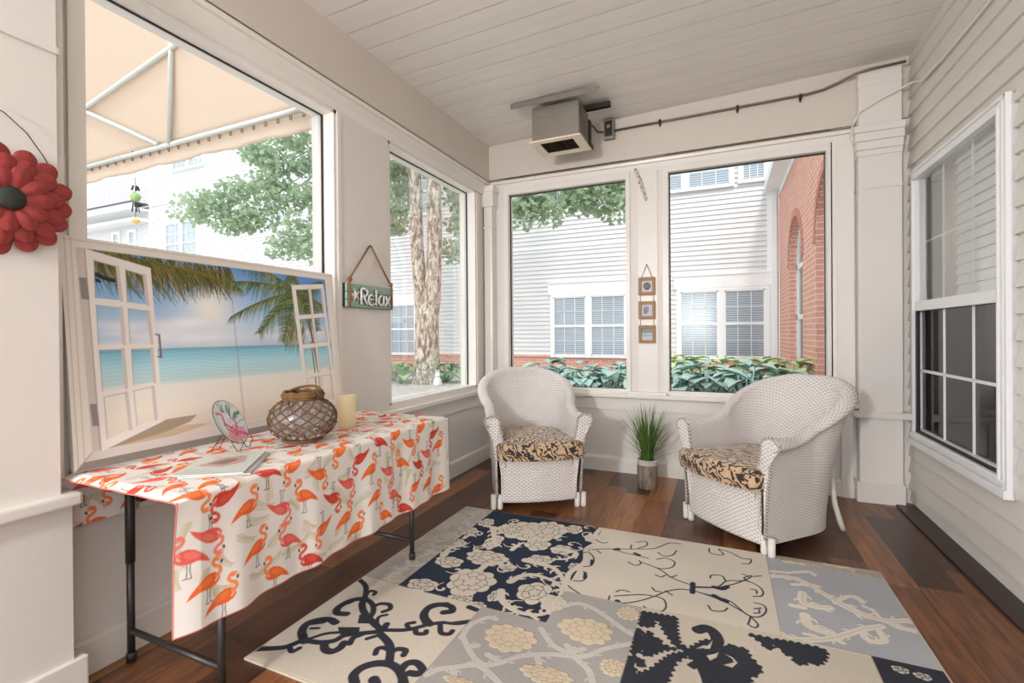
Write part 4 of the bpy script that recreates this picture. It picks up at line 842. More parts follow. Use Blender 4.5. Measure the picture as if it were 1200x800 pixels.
for k in range(60):
    cx, cy = rs.choice([rs.uniform(.95,1.3), rs.uniform(1.0,1.4), rs.uniform(1.7,2.05)]), rs.uniform(1.20,1.30)
    a, b = rs.uniform(.03,.08), rs.uniform(.008,.022); g_ = np.exp(-(((X-cx)/a)**2+((Y-cy)/b)**2))[..., None]*.35; scn = scn*(1-g_)+lin3(236,236,240)*g_
q.c = scn.copy()
br = (178,164,142)
q.poly([(.96,.832),(1.05,.87),(1.18,.905),(1.3,.905),(1.27,.88),(1.14,.848)], lin3(140,118,92), op=.75); q.poly([(1.0,.832),(1.1,.85),(1.25,.87),(1.36,.86),(1.2,.835)], lin3(190,168,130), op=.7)
def palm(bx, by, ang, L, n, cols, dens=26, droop=.35, lw=.0045):
    for k in range(dens):
        f = k/dens; px, py = bx+L*f*math.cos(ang), by+L*f*math.sin(ang)-droop*L*f*f*.6
        l_ = .055+.06*math.sin(PI*min(1, f+.12)); 
        for sg in (-1, 1):
            b = ang-sg*.9-.9*(sg > 0)*0; dx, dy = math.cos(b)*l_*.7, -abs(math.sin(b))*l_*rs.uniform(.6,1.2)
            q.stroke([(px, py), (px+dx*.6, py+dy*.4), (px+dx, py+dy)], lw, lin3(*cols[rs.randint(len(cols))]), taper=True)
    q.stroke([(bx+L*f*math.cos(ang), by+L*f*math.sin(ang)-droop*L*f*f*.6) for f in np.linspace(0, 1, 8)], .006, lin3(96,90,40))
gcols = [(70,78,30),(110,104,44),(150,128,60),(46,58,24),(92,98,40)]
# top hanging fronds
for k in range(520):
    x0 = rs.uniform(.95, 1.50); y0 = 1.56-rs.uniform(0, .05); l_ = rs.uniform(.05, .13)*(1.25-abs(x0-1.2)); sl = rs.uniform(-.1, .6)
    q.stroke([(x0, y0), (x0+l_*sl*.5, y0-l_*.6), (x0+l_*sl, y0-l_)], .005, lin3(*gcols[rs.randint(5)]), taper=True)
q.stroke([(1.0,1.555),(1.2,1.53),(1.38,1.51),(1.5,1.46)], .012, lin3(120,110,40)); palm(1.05, 1.55, -.12, .5, 1, gcols, 60, .1)
# right palm
q.stroke([(1.90,1.44),(1.935,1.30),(1.965,1.12),(1.985,.86)], .014, lin3(118,96,70)); q.stroke([(1.94,1.2),(1.95,1.0),(1.945,.86)], .008, lin3(130,104,74))
for (a, L) in ((2.9,.42),(2.6,.40),(3.3,.40),(3.7,.30),(1.8,.16),(.6,.2),(-.2,.18),(-1.0,.2),(4.2,.25)):
    palm(1.88, 1.47, a, L, 1, [(64,96,40),(96,124,54),(40,70,34),(140,140,70)], 46, .35, .0055)
for k in range(70):
    x0 = rs.uniform(1.80,1.90); y0 = rs.uniform(1.22,1.34); l_ = rs.uniform(.05,.12); q.stroke([(x0, y0), (x0+rs.uniform(-.05,.02), y0-l_)], .005, lin3(*[(150,128,60),(110,110,50),(84,96,40)][rs.randint(3)]), taper=True)
q.stroke([(.955,1.475),(1.0,1.455),(1.03,1.448)], .016, lin3(36,36,40)); q.stroke([(.96,1.455),(.985,1.44)], .012, lin3(36,36,40))
WH = lin3(234,228,222); SH = lin3(176,162,152); SH2 = lin3(206,196,188)
def framed(poly, panes, holes_shade=True):
    k = q.c.copy(); q.poly(poly, WH)
    for pn in panes:
        m_ = mask_poly(pn); q.c = q.c*(1-m_)+k*m_
        q.stroke([(pn[1][0]+.003, pn[1][1]), (pn[2][0]+.003, pn[2][1])], .012, SH2, smooth=False); q.stroke([pn[0], pn[1]], .004, SH, smooth=False, op=.7); q.stroke([pn[0], pn[3]], .003, lin3(80,84,90), smooth=False, op=.5)
q.poly([(.921,1.556),(.961,1.555),(.968,.831),(.931,.831)], SH2); 
framed([(.945,1.556),(1.160,1.511),(1.168,.900),(.960,.828)], PIC['panes'])
q.stroke([(.947,1.556),(.955,.83)], .004, SH, smooth=False); q.poly([(.925,1.45),(.948,1.448),(.952,1.37),(.928,1.372)], lin3(140,132,128)); q.poly([(.932,1.0),(.952,.998),(.957,.92),(.937,.92)], lin3(140,132,128))
def quad(a, b, c, d): return [a, b, c, d]
TL, TR, BR, BL = [np.array(v_) for v_ in ((1.838,1.504),(2.062,1.53),(2.085,.85),(1.877,.845))]
def bil(u, v_): return tuple((TL*(1-u)+TR*u)*(1-v_)+(BL*(1-u)+BR*u)*v_)
pn = []
for i in range(2):
    for j in range(4):
        u0, u1 = (.12, .50) if i == 0 else (.58, .90); v0 = .04+.24*j; v1 = v0+.205
        pn.append([bil(u0, v0), bil(u1, v0), bil(u1, v1), bil(u0, v1)])
framed([tuple(TL), tuple(TR), tuple(BR), tuple(BL)], pn)
q.stroke([PIC['handle'][0], PIC['handle'][1]], .008, lin3(120,104,98), smooth=False)
for h_ in PIC['handle']: q.stroke([h_, (h_[0]-.012, h_[1]+.002)], .006, lin3(120,104,98), smooth=False)
q.stroke(PIC['crease'], .010, lin3(150,140,140), op=.35)
scn = q.c
fr = np.empty_like(scn); fr[:] = lin3(230,224,214)
dl, dr, dt_, db_ = X-yo, yo+W_-X, zo+H_-Y, Y-zo
side_r = 1.0
q.c = fr
for e, (a, b) in enumerate([((yo+.012,zo),(yo+.012,zo+H_)), ((yo+.03,zo),(yo+.03,zo+H_)), ((yo+W_-.014,zo),(yo+W_-.014,zo+H_)), ((yo,zo+H_-.012),(yo+W_,zo+H_-.012))]): q.stroke([a, b], .003, lin3(180,170,160), op=.7, smooth=False)
q.poly([(yo,zo),(yo+W_,zo),(yo+W_-.03,zo+.03),(yo+.03,zo+.03)], lin3(140,134,126)); q.poly([(yo+.05,zo+.058),(yo+.03,zo+.03),(yo+W_-.03,zo+.03),(yo+W_-.05,zo+.065)], lin3(214,208,202))
q.stroke([(yo,zo),(.931,.831)], .003, lin3(150,144,138), smooth=False)
q.c = q.c*(1-mi)+scn*mi
t = thing('beach_window_print', 'large leaning print of an open white window onto a tropical beach, on the table', 'picture', (-2.02, 1.507, TZ+.006))
th = -math.atan(.0976)
prm = vcol('semi gloss print', .35, spec=.5)
# local frame: y along the wall, z up the sheet
G = np.stack([np.full_like(X, .006), X-1.507, Y-zo], -1)
gridmesh('printed_face', G, prm, t, col=q.c)
MB().box(-.012, .005, yo-1.507, yo-1.507+W_, 0, H_).build('backing_board', plain('grey board edge', lin(196,192,186), .6), t)
t.rotation_euler = (0, th, 0)

# ================================================================= THINGS ON THE TABLE
# glass float vase in a rope net
t = thing('net_wrapped_vase', 'round glass vase in a brown rope net standing on the flamingo cloth', 'vase', (-1.70, 1.555, TZ+.004))
def vr(z):   # radius profile
    f = (z-.098)/.098; return .138*math.sqrt(max(0, 1-abs(f)**2.3)) if z < .185 else .07
zs = [0.003, .012, .03, .055, .08, .105, .13, .15, .168, .18]; prof = [(0, .002)]+[(max(.06, vr(z)), z) for z in zs]+[(.074, .192), (.072, .205)]
vg = NT('mottled sea glass'); nn = vg.noise(vg.co(), 26, 4, .6, 1); nv = vg.noise(vg.co(), 9, 2)
vg.bump(nn, .3, .003); vg.fin(vg.ramp(nn, [(.3, lin(104,98,98)), (.5, lin(186,180,178)), (.7, lin(232,230,232))]), .12, Transmission_Weight=.7, Coat_Weight=.6)
MB().lathe(prof, seg=48).build('glass_bowl', vg.m, t)
shm = NT('grey shells'); nn = shm.noise(shm.co(), 40, 2); shm.fin(shm.ramp(nn, [(.35, lin(52,50,56)), (.6, lin(170,160,150))]), .5)
mb = MB(); rr = random.Random(8)
rp = plain('brown jute rope', lin(132,96,60), .9, var=.35, nsc=90, bump=.8)
mb = MB(); nd = 15
def pt(a, z, e=.003): r = max(.066, vr(z))+e; return (r*math.cos(a), r*math.sin(a), z)
for sg in (1, -1):
    for k in range(nd):
        a0 = 2*PI*k/nd; P_ = [pt(a0+sg*f*PI*.62, .012+.175*f) for f in np.linspace(0, 1, 12)]; mb.tube(P_, .0028, 6)
for k in range(nd):
    for f in (.16, .35, .54, .73, .9):
        a = 2*PI*k/nd+PI*.62*f; mb.ball(pt(a, .012+.175*f), .0052, sub=1)
mb.build('rope_net', rp, t)
mb = MB()
for j, (r, z) in enumerate(((.078,.19),(.082,.202),(.076,.213))):
    mb.tube([((r+.0035*math.sin(9*a))*math.cos(a), (r+.0035*math.sin(9*a))*math.sin(a), z+.003*math.cos(9*a)) for a in [2*PI*k/72 for k in range(72)]], .0075, 8, closed=True)
mb.build('rope_collar', rp, t)
mb = MB(); mb.tube([(.07*math.cos(a), .07*math.sin(a), .212+.022*math.sin((a-.3)*1.0)) for a in np.linspace(.3, 3.3, 20)], .0065, 8)
mb.build('rope_handle', rp, t)
mb = MB(); mb.tube([(.08*math.cos(a), .08*math.sin(a), .010) for a in [2*PI*k/40 for k in range(40)]], .006, 8, closed=True)
mb.build('rope_foot', rp, t)
mb = MB()
for k in range(46):
    a = rr.uniform(0, 2*PI); z = rr.uniform(.02, .10); r = max(.05, vr(z))-.006
    mb.ball((r*math.cos(a), r*math.sin(a), z), rr.uniform(.010,.018), 1, 1.2, .6, 1)
mb.build('shells', shm.m, t)['kind'] = 'stuff'
# pillar candle
t = thing('pillar_candle', 'cream pillar candle on the flamingo cloth beside the netted vase', 'candle', (-1.765, 1.895, TZ))
wx = NT('cream wax'); wx.fin(lin(240,222,182), .45, Subsurface_Weight=.3); wx.b.inputs['Subsurface Radius'].default_value = (.02,.012,.006)
MB().lathe([(0,0),(.044,0),(.046,.003),(.046,.155),(.043,.16),(.036,.158),(.03,.148),(0,.146)], seg=40).build('wax_body', wx.m, t)
MB().tube([(0,0,.145),(.001,0,.16)], .0014, 6).build('wick', gasket, t)
# plate on a wire easel
ez = thing('plate_easel', 'small black wire easel holding the painted plate', 'easel', (-1.835, 1.315, TZ+.002))
pc_ = Vector((-1.852, 1.315, .862)); nrm = Vector((.78, .40, .48)).normalized(); up = (Vector((0, 0, 1))-nrm*nrm.z).normalized(); sd_ = up.cross(nrm)
pl = Paint(-.1, -.1, .1, .1, .0016, lin3(226,232,236))
rs = np.random.RandomState(5)
for k in range(16):
    a = rs.uniform(-.3, 1.7); pl.stroke([(.05*math.cos(a), .05*math.sin(a)), (.095*math.cos(a+.2), .095*math.sin(a+.2))], .01, lin3(*[(92,140,112),(60,110,90),(150,180,160)][rs.randint(3)]), taper=True)
pk = [lin3(222,96,120), lin3(236,150,166), lin3(206,66,96)]
pl.poly([(-.05,-.09),(.06,-.085),(.07,-.04),(.02,-.01),(-.03,-.03),(-.06,-.06)], pk[1]); pl.stroke([(-.06,.05),(-.02,.04),(-.03,-.02),(.02,-.06)], .012, pk[0]); pl.stroke([(.03,.03),(.04,-.02),(.0,-.06)], .010, pk[2]); pl.stroke([(-.03,.0),(.03,-.05),(.06,-.07)], .012, pk[2])
for k in range(20): a, r_ = rs.uniform(0, 6.3), rs.uniform(.0,.09); pl.stroke([(r_*math.cos(a), r_*math.sin(a)), (r_*math.cos(a)+rs.uniform(-.02,.02), r_*math.sin(a)+rs.uniform(-.02,.02))], .005, lin3(170,180,190), op=.6)
K, NA = 26, 72; rad = np.linspace(.001, .098, K); an = np.linspace(0, 2*PI, NA, endpoint=False)
RR, AA = np.meshgrid(rad, an, indexing='ij'); dep = np.where(RR > .06, (RR-.06)*.28, 0)
G = np.stack([RR*np.cos(AA), RR*np.sin(AA), dep], -1); ii = np.clip(((G[..., 0]+.1)/.0016).astype(int), 0, pl.nx-1); jj = np.clip(((G[..., 1]+.1)/.0016).astype(int), 0, pl.ny-1)
pt_ = thing('decorative_plate', 'round pink and green painted plate propped on a wire easel against the beach print', 'plate', (0,0,0))
pt_.matrix_world = Matrix((sd_, up, nrm)).transposed().to_4x4(); pt_.location = pc_
o = gridmesh('plate_dish', G, vcol('glazed plate', .2, spec=.6), pt_, col=pl.c[jj, ii], closed_u=True); so_ = o.modifiers.new('thick', 'SOLIDIFY'); so_.thickness = .004; so_.offset = 0
MB().tube([(.098*math.cos(a), .098*math.sin(a), .0108) for a in an], .0022, 6, closed=True).build('rim', plain('dark plate rim', lin(70,90,80), .3), pt_)
mb = MB(); L0 = pc_-Vector(ez.location)
for s_ in (-1, 1):
    b = L0-up*.100+sd_*s_*.038+nrm*.006; bk_ = Vector((L0.x-nrm.x*.06, L0.y-nrm.y*.06, 0))+Vector((sd_.x, sd_.y, 0))*s_*.03; bk_.z = .002
    ft = Vector((b.x, b.y, .002)); tip = b+nrm*.026
    mb.tube([tip+up*.016, tip, tip-up*.004, ft+Vector((nrm.x, nrm.y, 0))*.012, ft, b-nrm*.012, L0-up*.02+sd_*s_*.02-nrm*.014, bk_], .0016, 6)
mb.tube([L0-up*.02+sd_*.02-nrm*.014, L0-up*.02-sd_*.02-nrm*.014], .0016, 6)
mb.build('wire_frame', gasket, ez)
# magazines
def magazine(label, corners, z, thick, cols, seed):
    c = [Vector(a) for a in corners]; o_ = sum(c, Vector((0,0)))/4
    g = Paint(0, 0, .21, .28, .0028, lin3(*cols[0])); rs = np.random.RandomState(seed)
    if seed == 1:
        g.poly([(.03,.10),(.08,.20),(.16,.22),(.18,.13),(.12,.07)], lin3(196,150,140), op=.8); g.poly([(.06,.12),(.10,.18),(.15,.17),(.12,.10)], lin3(120,84,80), op=.7)
        for k in range(24): a = rs.uniform(.04,.18), rs.uniform(.18,.27); g.stroke([a, (a[0]+rs.uniform(-.02,.02), a[1]+.01)], .006, lin3(*[(226,110,100),(236,170,160),(190,200,180)][rs.randint(3)]), op=.7)
        for k in range(4): g.stroke([(.02,.02+.014*k),(.09+.02*(k % 2),.02+.014*k)], .003, lin3(120,130,126), op=.8)
    G = np.empty((g.ny, g.nx, 3)); u = (g.X/.21)[..., None]; v_ = (g.Y/.28)[..., None]
    A = [np.array([*(p_-o_)]) for p_ in c]; XY = (A[0]*(1-u)+A[1]*u)*(1-v_)+(A[3]*(1-u)+A[2]*u)*v_
    G[..., :2] = XY; G[..., 2] = thick+.0015*np.sin(g.X/.21*PI)+.004*np.clip(g.X/.21-.85, 0, 1)
    t = thing('magazine', label, 'magazine', (o_.x, o_.y, z)); gridmesh('cover', G, vcol('glossy cover', .3, spec=.5), t, col=g.c)
    mb = MB(); mb.prism([tuple(a) for a in A], 'z', 0, thick-.0006); mb.build('pages', plain('paper pages', lin(206,204,204), .7), t)
magazine('lower magazine with a plain pale cover, just showing under the top one', [(-1.640,.985),(-1.462,1.115),(-1.640,1.335),(-1.80,1.215)], TZ+.001, .006, [(190,186,190)], 2)
magazine('pale green magazine lying open side down on the flamingo cloth near the plate', [(-1.655,.975),(-1.470,1.095),(-1.655,1.330),(-1.815,1.205)], TZ+.0085, .005, [(214,220,210)], 1)

# ================================================================= ON THE WALLS
# RELAX sign
t = thing('hanging_relax_sign', 'green wooden sign reading RELAX hung by a rope beside the left windows', 'sign', (-2.086, 2.452, 1.46))
gw = NT('weathered green board'); nn = gw.noise(gw.mp(gw.co(), (1, 2, 14)), 14, 4); gw.bump(nn, .4, .002); gw.fin(gw.mix(nn, lin(128,158,144), lin(172,198,184)), .7)
SL, SR, ST, SB = -.222, .222, .073, -.070
mb = MB()
for k, (z0, z1) in enumerate(((-.070,-.026),(-.023,.022),(.025,.073))): mb.bbox(.0, .014, SL, SR, z0, z1, .002)
mb.build('planks', gw.m, t)
MB().box(-.012, -.0, SL-.006, SR-.0, SB-.002, ST+.002).build('backing', plain('black board edge', lin(36,34,36), .6), t)
mb = MB()
def letter(segs, y0, z0, s, w_=.017):
    for seg in segs: mb.tube([(.017, y0+a*s, z0+b*s) for a, b in seg], w_/2, 6)
hs = .085
mbk = MB()
gl_ = {'R': [[(0,0),(0,1)], [(0,1),(.35,1),(.5,.85),(.5,.68),(.35,.55),(0,.55)], [(.15,.55),(.5,0)]], 'e': [[(0,.35),(.45,.38),(.42,.6),(.22,.68),(.03,.52),(0,.28),(.12,.04),(.32,0),(.48,.1)]], 'l': [[(.1,0),(.1,1.0)]], 'a': [[(.45,.62),(.2,.66),(.02,.45),(.02,.2),(.18,.02),(.42,.15)], [(.45,.66),(.45,0)]], 'x': [[(0,.66),(.45,0)], [(.45,.66),(0,0)]]}
for ch, y0 in (('R', -.104), ('e', -.038), ('l', .024), ('a', .058), ('x', .126)):
    for seg in gl_[ch]:
        P_ = [(y0+a*.115, -.052+b*.100) for a, b in seg]
        mb.tube([(.022, a, b) for a, b in P_], .0086, 6); mbk.tube([(.0155, a, b) for a, b in P_], .0108, 6)
mbk.build('letter_shadow', plain('dark letter outline', lin(50,52,52), .6), t); 
lm = NT('speckled white lettering'); nn = lm.noise(lm.co(), 90, 3); lm.fin(lm.ramp(nn, [(.34, lin(110,116,112)), (.42, lin(232,236,230))]), .6)
mb.build('lettering', lm.m, t)
mb = MB(); st = []
for k in range(10): a = PI/2+PI*k/5+.25; r = .048 if k % 2 == 0 else .016; st.append((-.150+r*math.cos(a), .005+r*math.sin(a)))
n = len(st); v_ = [(.014, a, b) for a, b in st]+[(.020, a, b) for a, b in st]+[(.030, -.150, .005)]
mb.add(v_, [list(range(n))]+[(i, (i+1) % n, n+(i+1) % n, n+i) for i in range(n)]+[(n+i, n+(i+1) % n, 2*n) for i in range(n)], False)
mb.build('starfish', plain('white starfish', lin(232,220,208), .8, bump=.4, nsc=60), t)
rope = plain('tan twisted rope', lin(150,110,70), .9, var=.3, nsc=120, bump=.7)
mb = MB()
for s_ in (-1, 1):
    mb.tube([(.018, s_*.200, -.072), (.021, s_*.200, 0), (.018, s_*.200, .08), (.012, s_*.195, .10)], .0065, 8); mb.ball((.016, s_*.196, .098), .017, .7, 1, 1)
    mb.tube([(.012, s_*.195, .10), (.010, s_*.105, .21), (.008, s_*.012, .327)], .0058, 8)
mb.tube([(.008, -.012, .327), (.008, 0, .334), (.008, .012, .327)], .0058, 8); mb.build('rope', rope, t)

# three little frames on a cord
t = thing('shell_frame_trio', 'three small square wooden frames joined by cord on the post between back windows', 'picture', (-.588, 4.195, 1.41))
oak = NT('pale oak'); nn = oak.noise(oak.mp(oak.co(), (3,3,20)), 12, 3); oak.fin(oak.mix(nn, lin(190,148,108), lin(146,106,72)), .6)
for k, (zc, a) in enumerate(((.205, 1), (.0, 2), (-.205, 3))):
    fz = MB(); o1, i1 = .069, .046
    for (x0, x1, z0, z1) in ((-o1, -i1, -o1, o1), (i1, o1, -o1, o1), (-i1, i1, i1, o1), (-i1, i1, -o1, -i1)): fz.bbox(x0, x1, -.014, .012, zc+z0*1.1, zc+z1*1.1, .002)
    f_ = fz.build('small_frame', oak, t)
    pp = Paint(-.046, -.05, .046, .05, .0012, lin3(206,208,214)); rs = np.random.RandomState(a)
    if a == 1: pp.poly([(.03*math.cos(u_)*1.0+.002, .032*math.sin(u_)) for u_ in np.linspace(0, 6.28, 24)], lin3(96,80,72)); [pp.stroke([(-.02,-.02+.008*j),(0,-.01+.009*j),(.02,-.012+.01*j)], .003, lin3(170,156,146)) for j in range(4)]
    if a == 2: pp.poly([(-.028,-.03),(-.03,.01),(-.01,.035),(.014,.03),(.018,0),(0,-.032)], lin3(160,152,166)); [pp.stroke([(-.012,-.03),(-.026+.01*j,.025)], .002, lin3(120,112,128)) for j in range(5)]
    if a == 3:
        pp.c[pp.Y > .012] = lin3(150,160,150); pp.c[(pp.Y > -.02) & (pp.Y < .0)] = lin3(170,190,206); [pp.stroke([(-.045,.012+.006*j),(.045,.010+.006*j)], .002, lin3(90,90,84), op=.6) for j in range(3)]
    gridmesh('print_inside', np.stack([pp.X, np.full_like(pp.X, .004), pp.Y+zc], -1), vcol('small print', .5), f_, col=pp.c)
mb = MB(); mb.tube([(-.045, 0, .28), (-.002, 0, .385), (.002, 0, .385), (.045, 0, .28)], .0022, 6); mb.build('cord', rope, t)
for s_ in (-1, 1):
    for z_ in (.103, -.103): mb = MB(); mb.tube([(s_*.055, 0, z_+.028), (s_*.055, 0, z_-.028)], .0018, 6); mb.build('cord', rope, t)
mb = MB(); mb.ball((0, .003, .388), .006, sub=1); mb.build('nail', rope, t)

# red metal flower
t = thing('red_metal_flower', 'big red layered metal flower with dark centre hung on the near left pilaster', 'wall flower', (-1.998, .705, 1.638))
rm = NT('brushed red enamel'); nn = rm.noise(rm.mp(rm.co(), (1, 6, 6)), 10, 4); rm.bump(nn, .25, .003); rm.fin(rm.mix(nn, lin(166,62,58), lin(134,46,46)), .45, .15)
for lay, (n_p, rl, wd, x0, ph) in enumerate(((15, .166, .030, .010, 0), (13, .138, .027, .022, .2), (11, .100, .024, .034, .1))):
    for k in range(n_p):
        a = 2*PI*k/n_p+ph+random.uniform(-.04,.04); r1 = rl*random.uniform(.93,1.05); G = []
        for i in range(18):
            f = 1-(1-i/17)**1.8; r = .02+(r1-.02)*f; ww = wd*(.40+.60*math.sin(PI*min(1, f*.62+.14))) * (1 if f < .82 else math.sqrt(max(.0, 1-((f-.82)/.18)**2))+.02)
            G.append([(x0+.012*f+.010*math.sin(PI*f)-.006*abs(g_)*ww/wd+random.uniform(0,.0), r*math.cos(a)-g_*ww*math.sin(a), r*math.sin(a)+g_*ww*math.cos(a)) for g_ in np.linspace(-1, 1, 9)])
        o = gridmesh('petal', np.array(G), rm.m, t); so_ = o.modifiers.new('thick', 'SOLIDIFY'); so_.thickness = .0018
mb = MB(); mb.ball((.045, 0, 0), .036, .45, 1, 1, 3); mb.build('flower_centre', plain('dark green black centre', lin(44,50,44), .6, var=.4, nsc=50, bump=.6), t)
mb = MB(); mb.tube([(.012, .105, .105), (.014, .098, .118), (.012, .108, .125), (.012, .09, .16), (.012, .05, .22), (.012, .0, .262), (.008, -.05, .285)], .0016, 6); mb.tube([(.013, .105, .125), (.013, .112, .105), (.013, .10, .10)], .0013, 6); mb.build('hanging_wire', darksteel, t)
# ================================================================= OUTSIDE
gr = NT('pale mulch ground'); nn = gr.noise(gr.co(), 14, 5, .65); gr.bump(nn, .6, .02); gr.fin(gr.ramp(nn, [(.3, lin(150,140,132)), (.6, lin(206,202,198))]), .95)
mb = MB(); mb.box(-45, 1.3, 4.45, 30, -.2, .1); mb.box(-45, -2.42, -6, 4.45, -.2, .1)
tag(struct('floor_outside', mb, gr.m), 'pale mulched ground outside the windows')
# ---- white sided house wing
FY = 12.5
hb = thing('sided_house_wing', 'long white lap sided house wing facing the porch across the garden', 'building', (-8, FY, .1))
M_ = Matrix.Translation((8, -FY, -.1))
mb = MB(); z = .62; lap = .118
while z < 9.8:
    mb.prism([(FY-.028, z), (FY-.001, z+lap), (FY+.1, z+lap), (FY+.1, z)], 'x', -30, 1.2); z += lap
mb.xf(M_).build('siding', siding_out, hb)
def brickuv(o, ax):
    uv = o.data.uv_layers.new(name='UVMap'); vs = o.data.vertices
    for p_ in o.data.polygons:
        nrm = p_.normal
        for li in p_.loop_indices:
            c_ = vs[o.data.loops[li].vertex_index].co
            uv.data[li].uv = (c_.y, c_.z) if abs(nrm.x) > .7 else ((c_.x, c_.z) if abs(nrm.y) > .7 else (c_.x+c_.y*.0, c_.y))
mb = MB(); mb.box(-30, 1.2, FY-.05, FY+.1, -.1, .56); mb.box(-30, 1.2, FY-.085, FY, .56, .62); o = mb.xf(M_).build('brick_base', brick, hb); brickuv(o, 'x')
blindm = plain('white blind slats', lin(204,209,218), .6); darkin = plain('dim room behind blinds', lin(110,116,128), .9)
def house_window(x0, x1, z0, z1, pair=True, hood=.0, lower_dark=True):
    f = MB(); y = FY-.034
    fw = .09
    f.box(x0, x0+fw, y-.05, y+.05, z0+.06, z1-fw*.8); f.box(x1-fw, x1, y-.05, y+.05, z0+.06, z1-fw*.8); f.box(x0, x1, y-.05, y+.05, z1-fw*.8, z1); f.box(x0, x1, y-.07, y+.05, z0, z0+.06)
    if hood: f.box(x0-.06, x1+.06, y-.055, y+.02, z1+.001, z1+hood); f.box(x0-.08, x1+.08, y-.08, y+.02, z1+hood, z1+hood+.04)
    units = [(x0+fw, x1-fw)]
    if pair: xm = (x0+x1)/2; f.box(xm-.07, xm+.07, y-.05, y+.05, z0+.06, z1-fw*.8); units = [(x0+fw, xm-.07), (xm+.07, x1-fw)]
    w_ = f.xf(M_).build('window', vinyl, hb)
    za, zb = z0+.06, z1-fw*.8; zm = (za+zb)/2
    for (a, b) in units:
        s_ = MB(); s_.box(a, b, y-.045, y+.0, zm-.03, zm+.03)
        for e in (a, b-.03): s_.box(e, e+.03, y-.04, y, za, zb)
        s_.box(a, b, y-.04, y, za, za+.03); s_.box(a, b, y-.04, y, zb-.03, zb)
        for k in (1, 2): xx = a+(b-a)*k/3; s_.box(xx-.008, xx+.008, y-.02, y, za, zb)
        for zz in ((za+zm)/2, (zb+zm)/2): s_.box(a, b, y-.02, y, zz-.008, zz+.008)
        s_.xf(M_).build('sash', vinyl, w_)
        MB().box(a, b, y-.012, y-.008, za, zb).xf(M_).build('pane', extglass, w_)
        bl = MB(); zz = za
        while zz < zb: bl.add([(a, y-.007, zz), (b, y-.007, zz), (b, y+.003, zz+.040), (a, y+.003, zz+.040)], [(0,1,2,3)]); zz += .055
        bl.xf(M_).build('blind', blindm, w_)
# the siding is continuous behind; the windows are set on its face
_mb = []
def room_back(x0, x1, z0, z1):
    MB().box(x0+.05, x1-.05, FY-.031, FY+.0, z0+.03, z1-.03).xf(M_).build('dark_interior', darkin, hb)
for (a, b, c_, d, pr, hd) in ((-4.32,-2.20,.56,2.27,True,.30), (-1.03,1.0,.56,2.28,True,.30), (-10.9,-8.72,.56,2.22,True,.30), (-1.9,.28,4.66,6.3,True,0), (.36,1.02,4.70,6.3,False,0),
        (-5.6,-3.7,4.72,6.3,True,0), (-9.6,-8.0,4.9,6.4,True,0), (-21.4,-19.2,4.1,5.95,True,.25), (-20.9,-18.8,8.0,9.4,True,0), (-15.2,-14.2,5.3,6.4,False,0), (-24.0,-23.4,4.6,5.9,False,0), (-25.2,-24.6,4.6,5.9,False,0)):
    room_back(a, b, c_, d); house_window(a, b, c_, d, pr, hd)
mb = MB(); mb.box(-22.5, -22.25, FY-.05, FY, .62, 9.8); mb.box(-30, 1.2, FY-.03, FY, .60, .66); mb.box(-6.92, -6.80, FY-.04, FY, .62, 2.3); mb.box(-5.9, 1.2, FY-.03, FY, 3.55, 3.60); mb.box(.96, 1.2, FY-.06, FY, .62, 9)
mb.box(-22.3, -17.5, FY-.06, FY, 6.75, 6.95)
mb.xf(M_).build('trim_boards', vinyl, hb)
mb = MB(); mb.box(-30, -22.4, FY-.7, FY, 6.55, 6.62); mb.box(-30, -22.4, FY-.72, FY-.64, 6.62, 6.80); mb.box(-30,-22.4, FY-.6, FY, 6.1, 6.2)
mb.xf(M_).build('eave', vinyl, hb)
MB().box(-30, -22.4, FY-.76, FY-.1, 6.80, 6.86).xf(M_).build('roof_edge', plain('grey shingle edge', lin(96,98,106), .8), hb)
# ---- brick wing with arched windows
WX = 1.2
wb = thing('brick_house_wing', 'red brick house wing with arched windows, right of the garden', 'building', (WX, 8.5, .1))
M_ = Matrix.Translation((-WX, -8.5, -.1)); TOPZ = 4.42
ops = [(9.0, 10.72), (6.15, 7.82)]
def arch(y, o_):
    a, b = o_; c_ = (a+b)/2; r = (b-a)/2; u_ = (y-c_)/r; return 2.45+.82*math.sqrt(max(0, 1-u_*u_))
ys = sorted(set([4.6, 12.4]+[a+(b-a)*k/24 for a, b in ops for k in range(25)]))
mb = MB(); SILL = .62
def qd(*v): mb.add(v, [(0,1,2,3)], False)
for a, b in zip(ys[:-1], ys[1:]):
    mid = (a+b)/2; o_ = next((q_ for q_ in ops if q_[0] < mid < q_[1]), None)
    if o_ is None: qd((WX,a,-.1),(WX,b,-.1),(WX,b,TOPZ),(WX,a,TOPZ))
    else:
        za, zb_ = arch(a, o_), arch(b, o_)
        qd((WX,a,-.1),(WX,b,-.1),(WX,b,SILL),(WX,a,SILL)); qd((WX,a,za),(WX,b,zb_),(WX,b,TOPZ),(WX,a,TOPZ)); qd((WX,a,za),(WX,b,zb_),(WX+.2,b,zb_),(WX+.2,a,za)); qd((WX,a,SILL),(WX,b,SILL),(WX+.2,b,SILL),(WX+.2,a,SILL))
for a, b in ops:
    for yy in (a, b): qd((WX,yy,SILL),(WX+.2,yy,SILL),(WX+.2,yy,2.45),(WX,yy,2.45))
mb.box(WX+.3, WX+.4, 4.6, 12.4, -.1, TOPZ)
me_ = mb.xf(M_); o = MB.build(mb, 'brick_wall', brick, wb); brickuv(o, 'y')
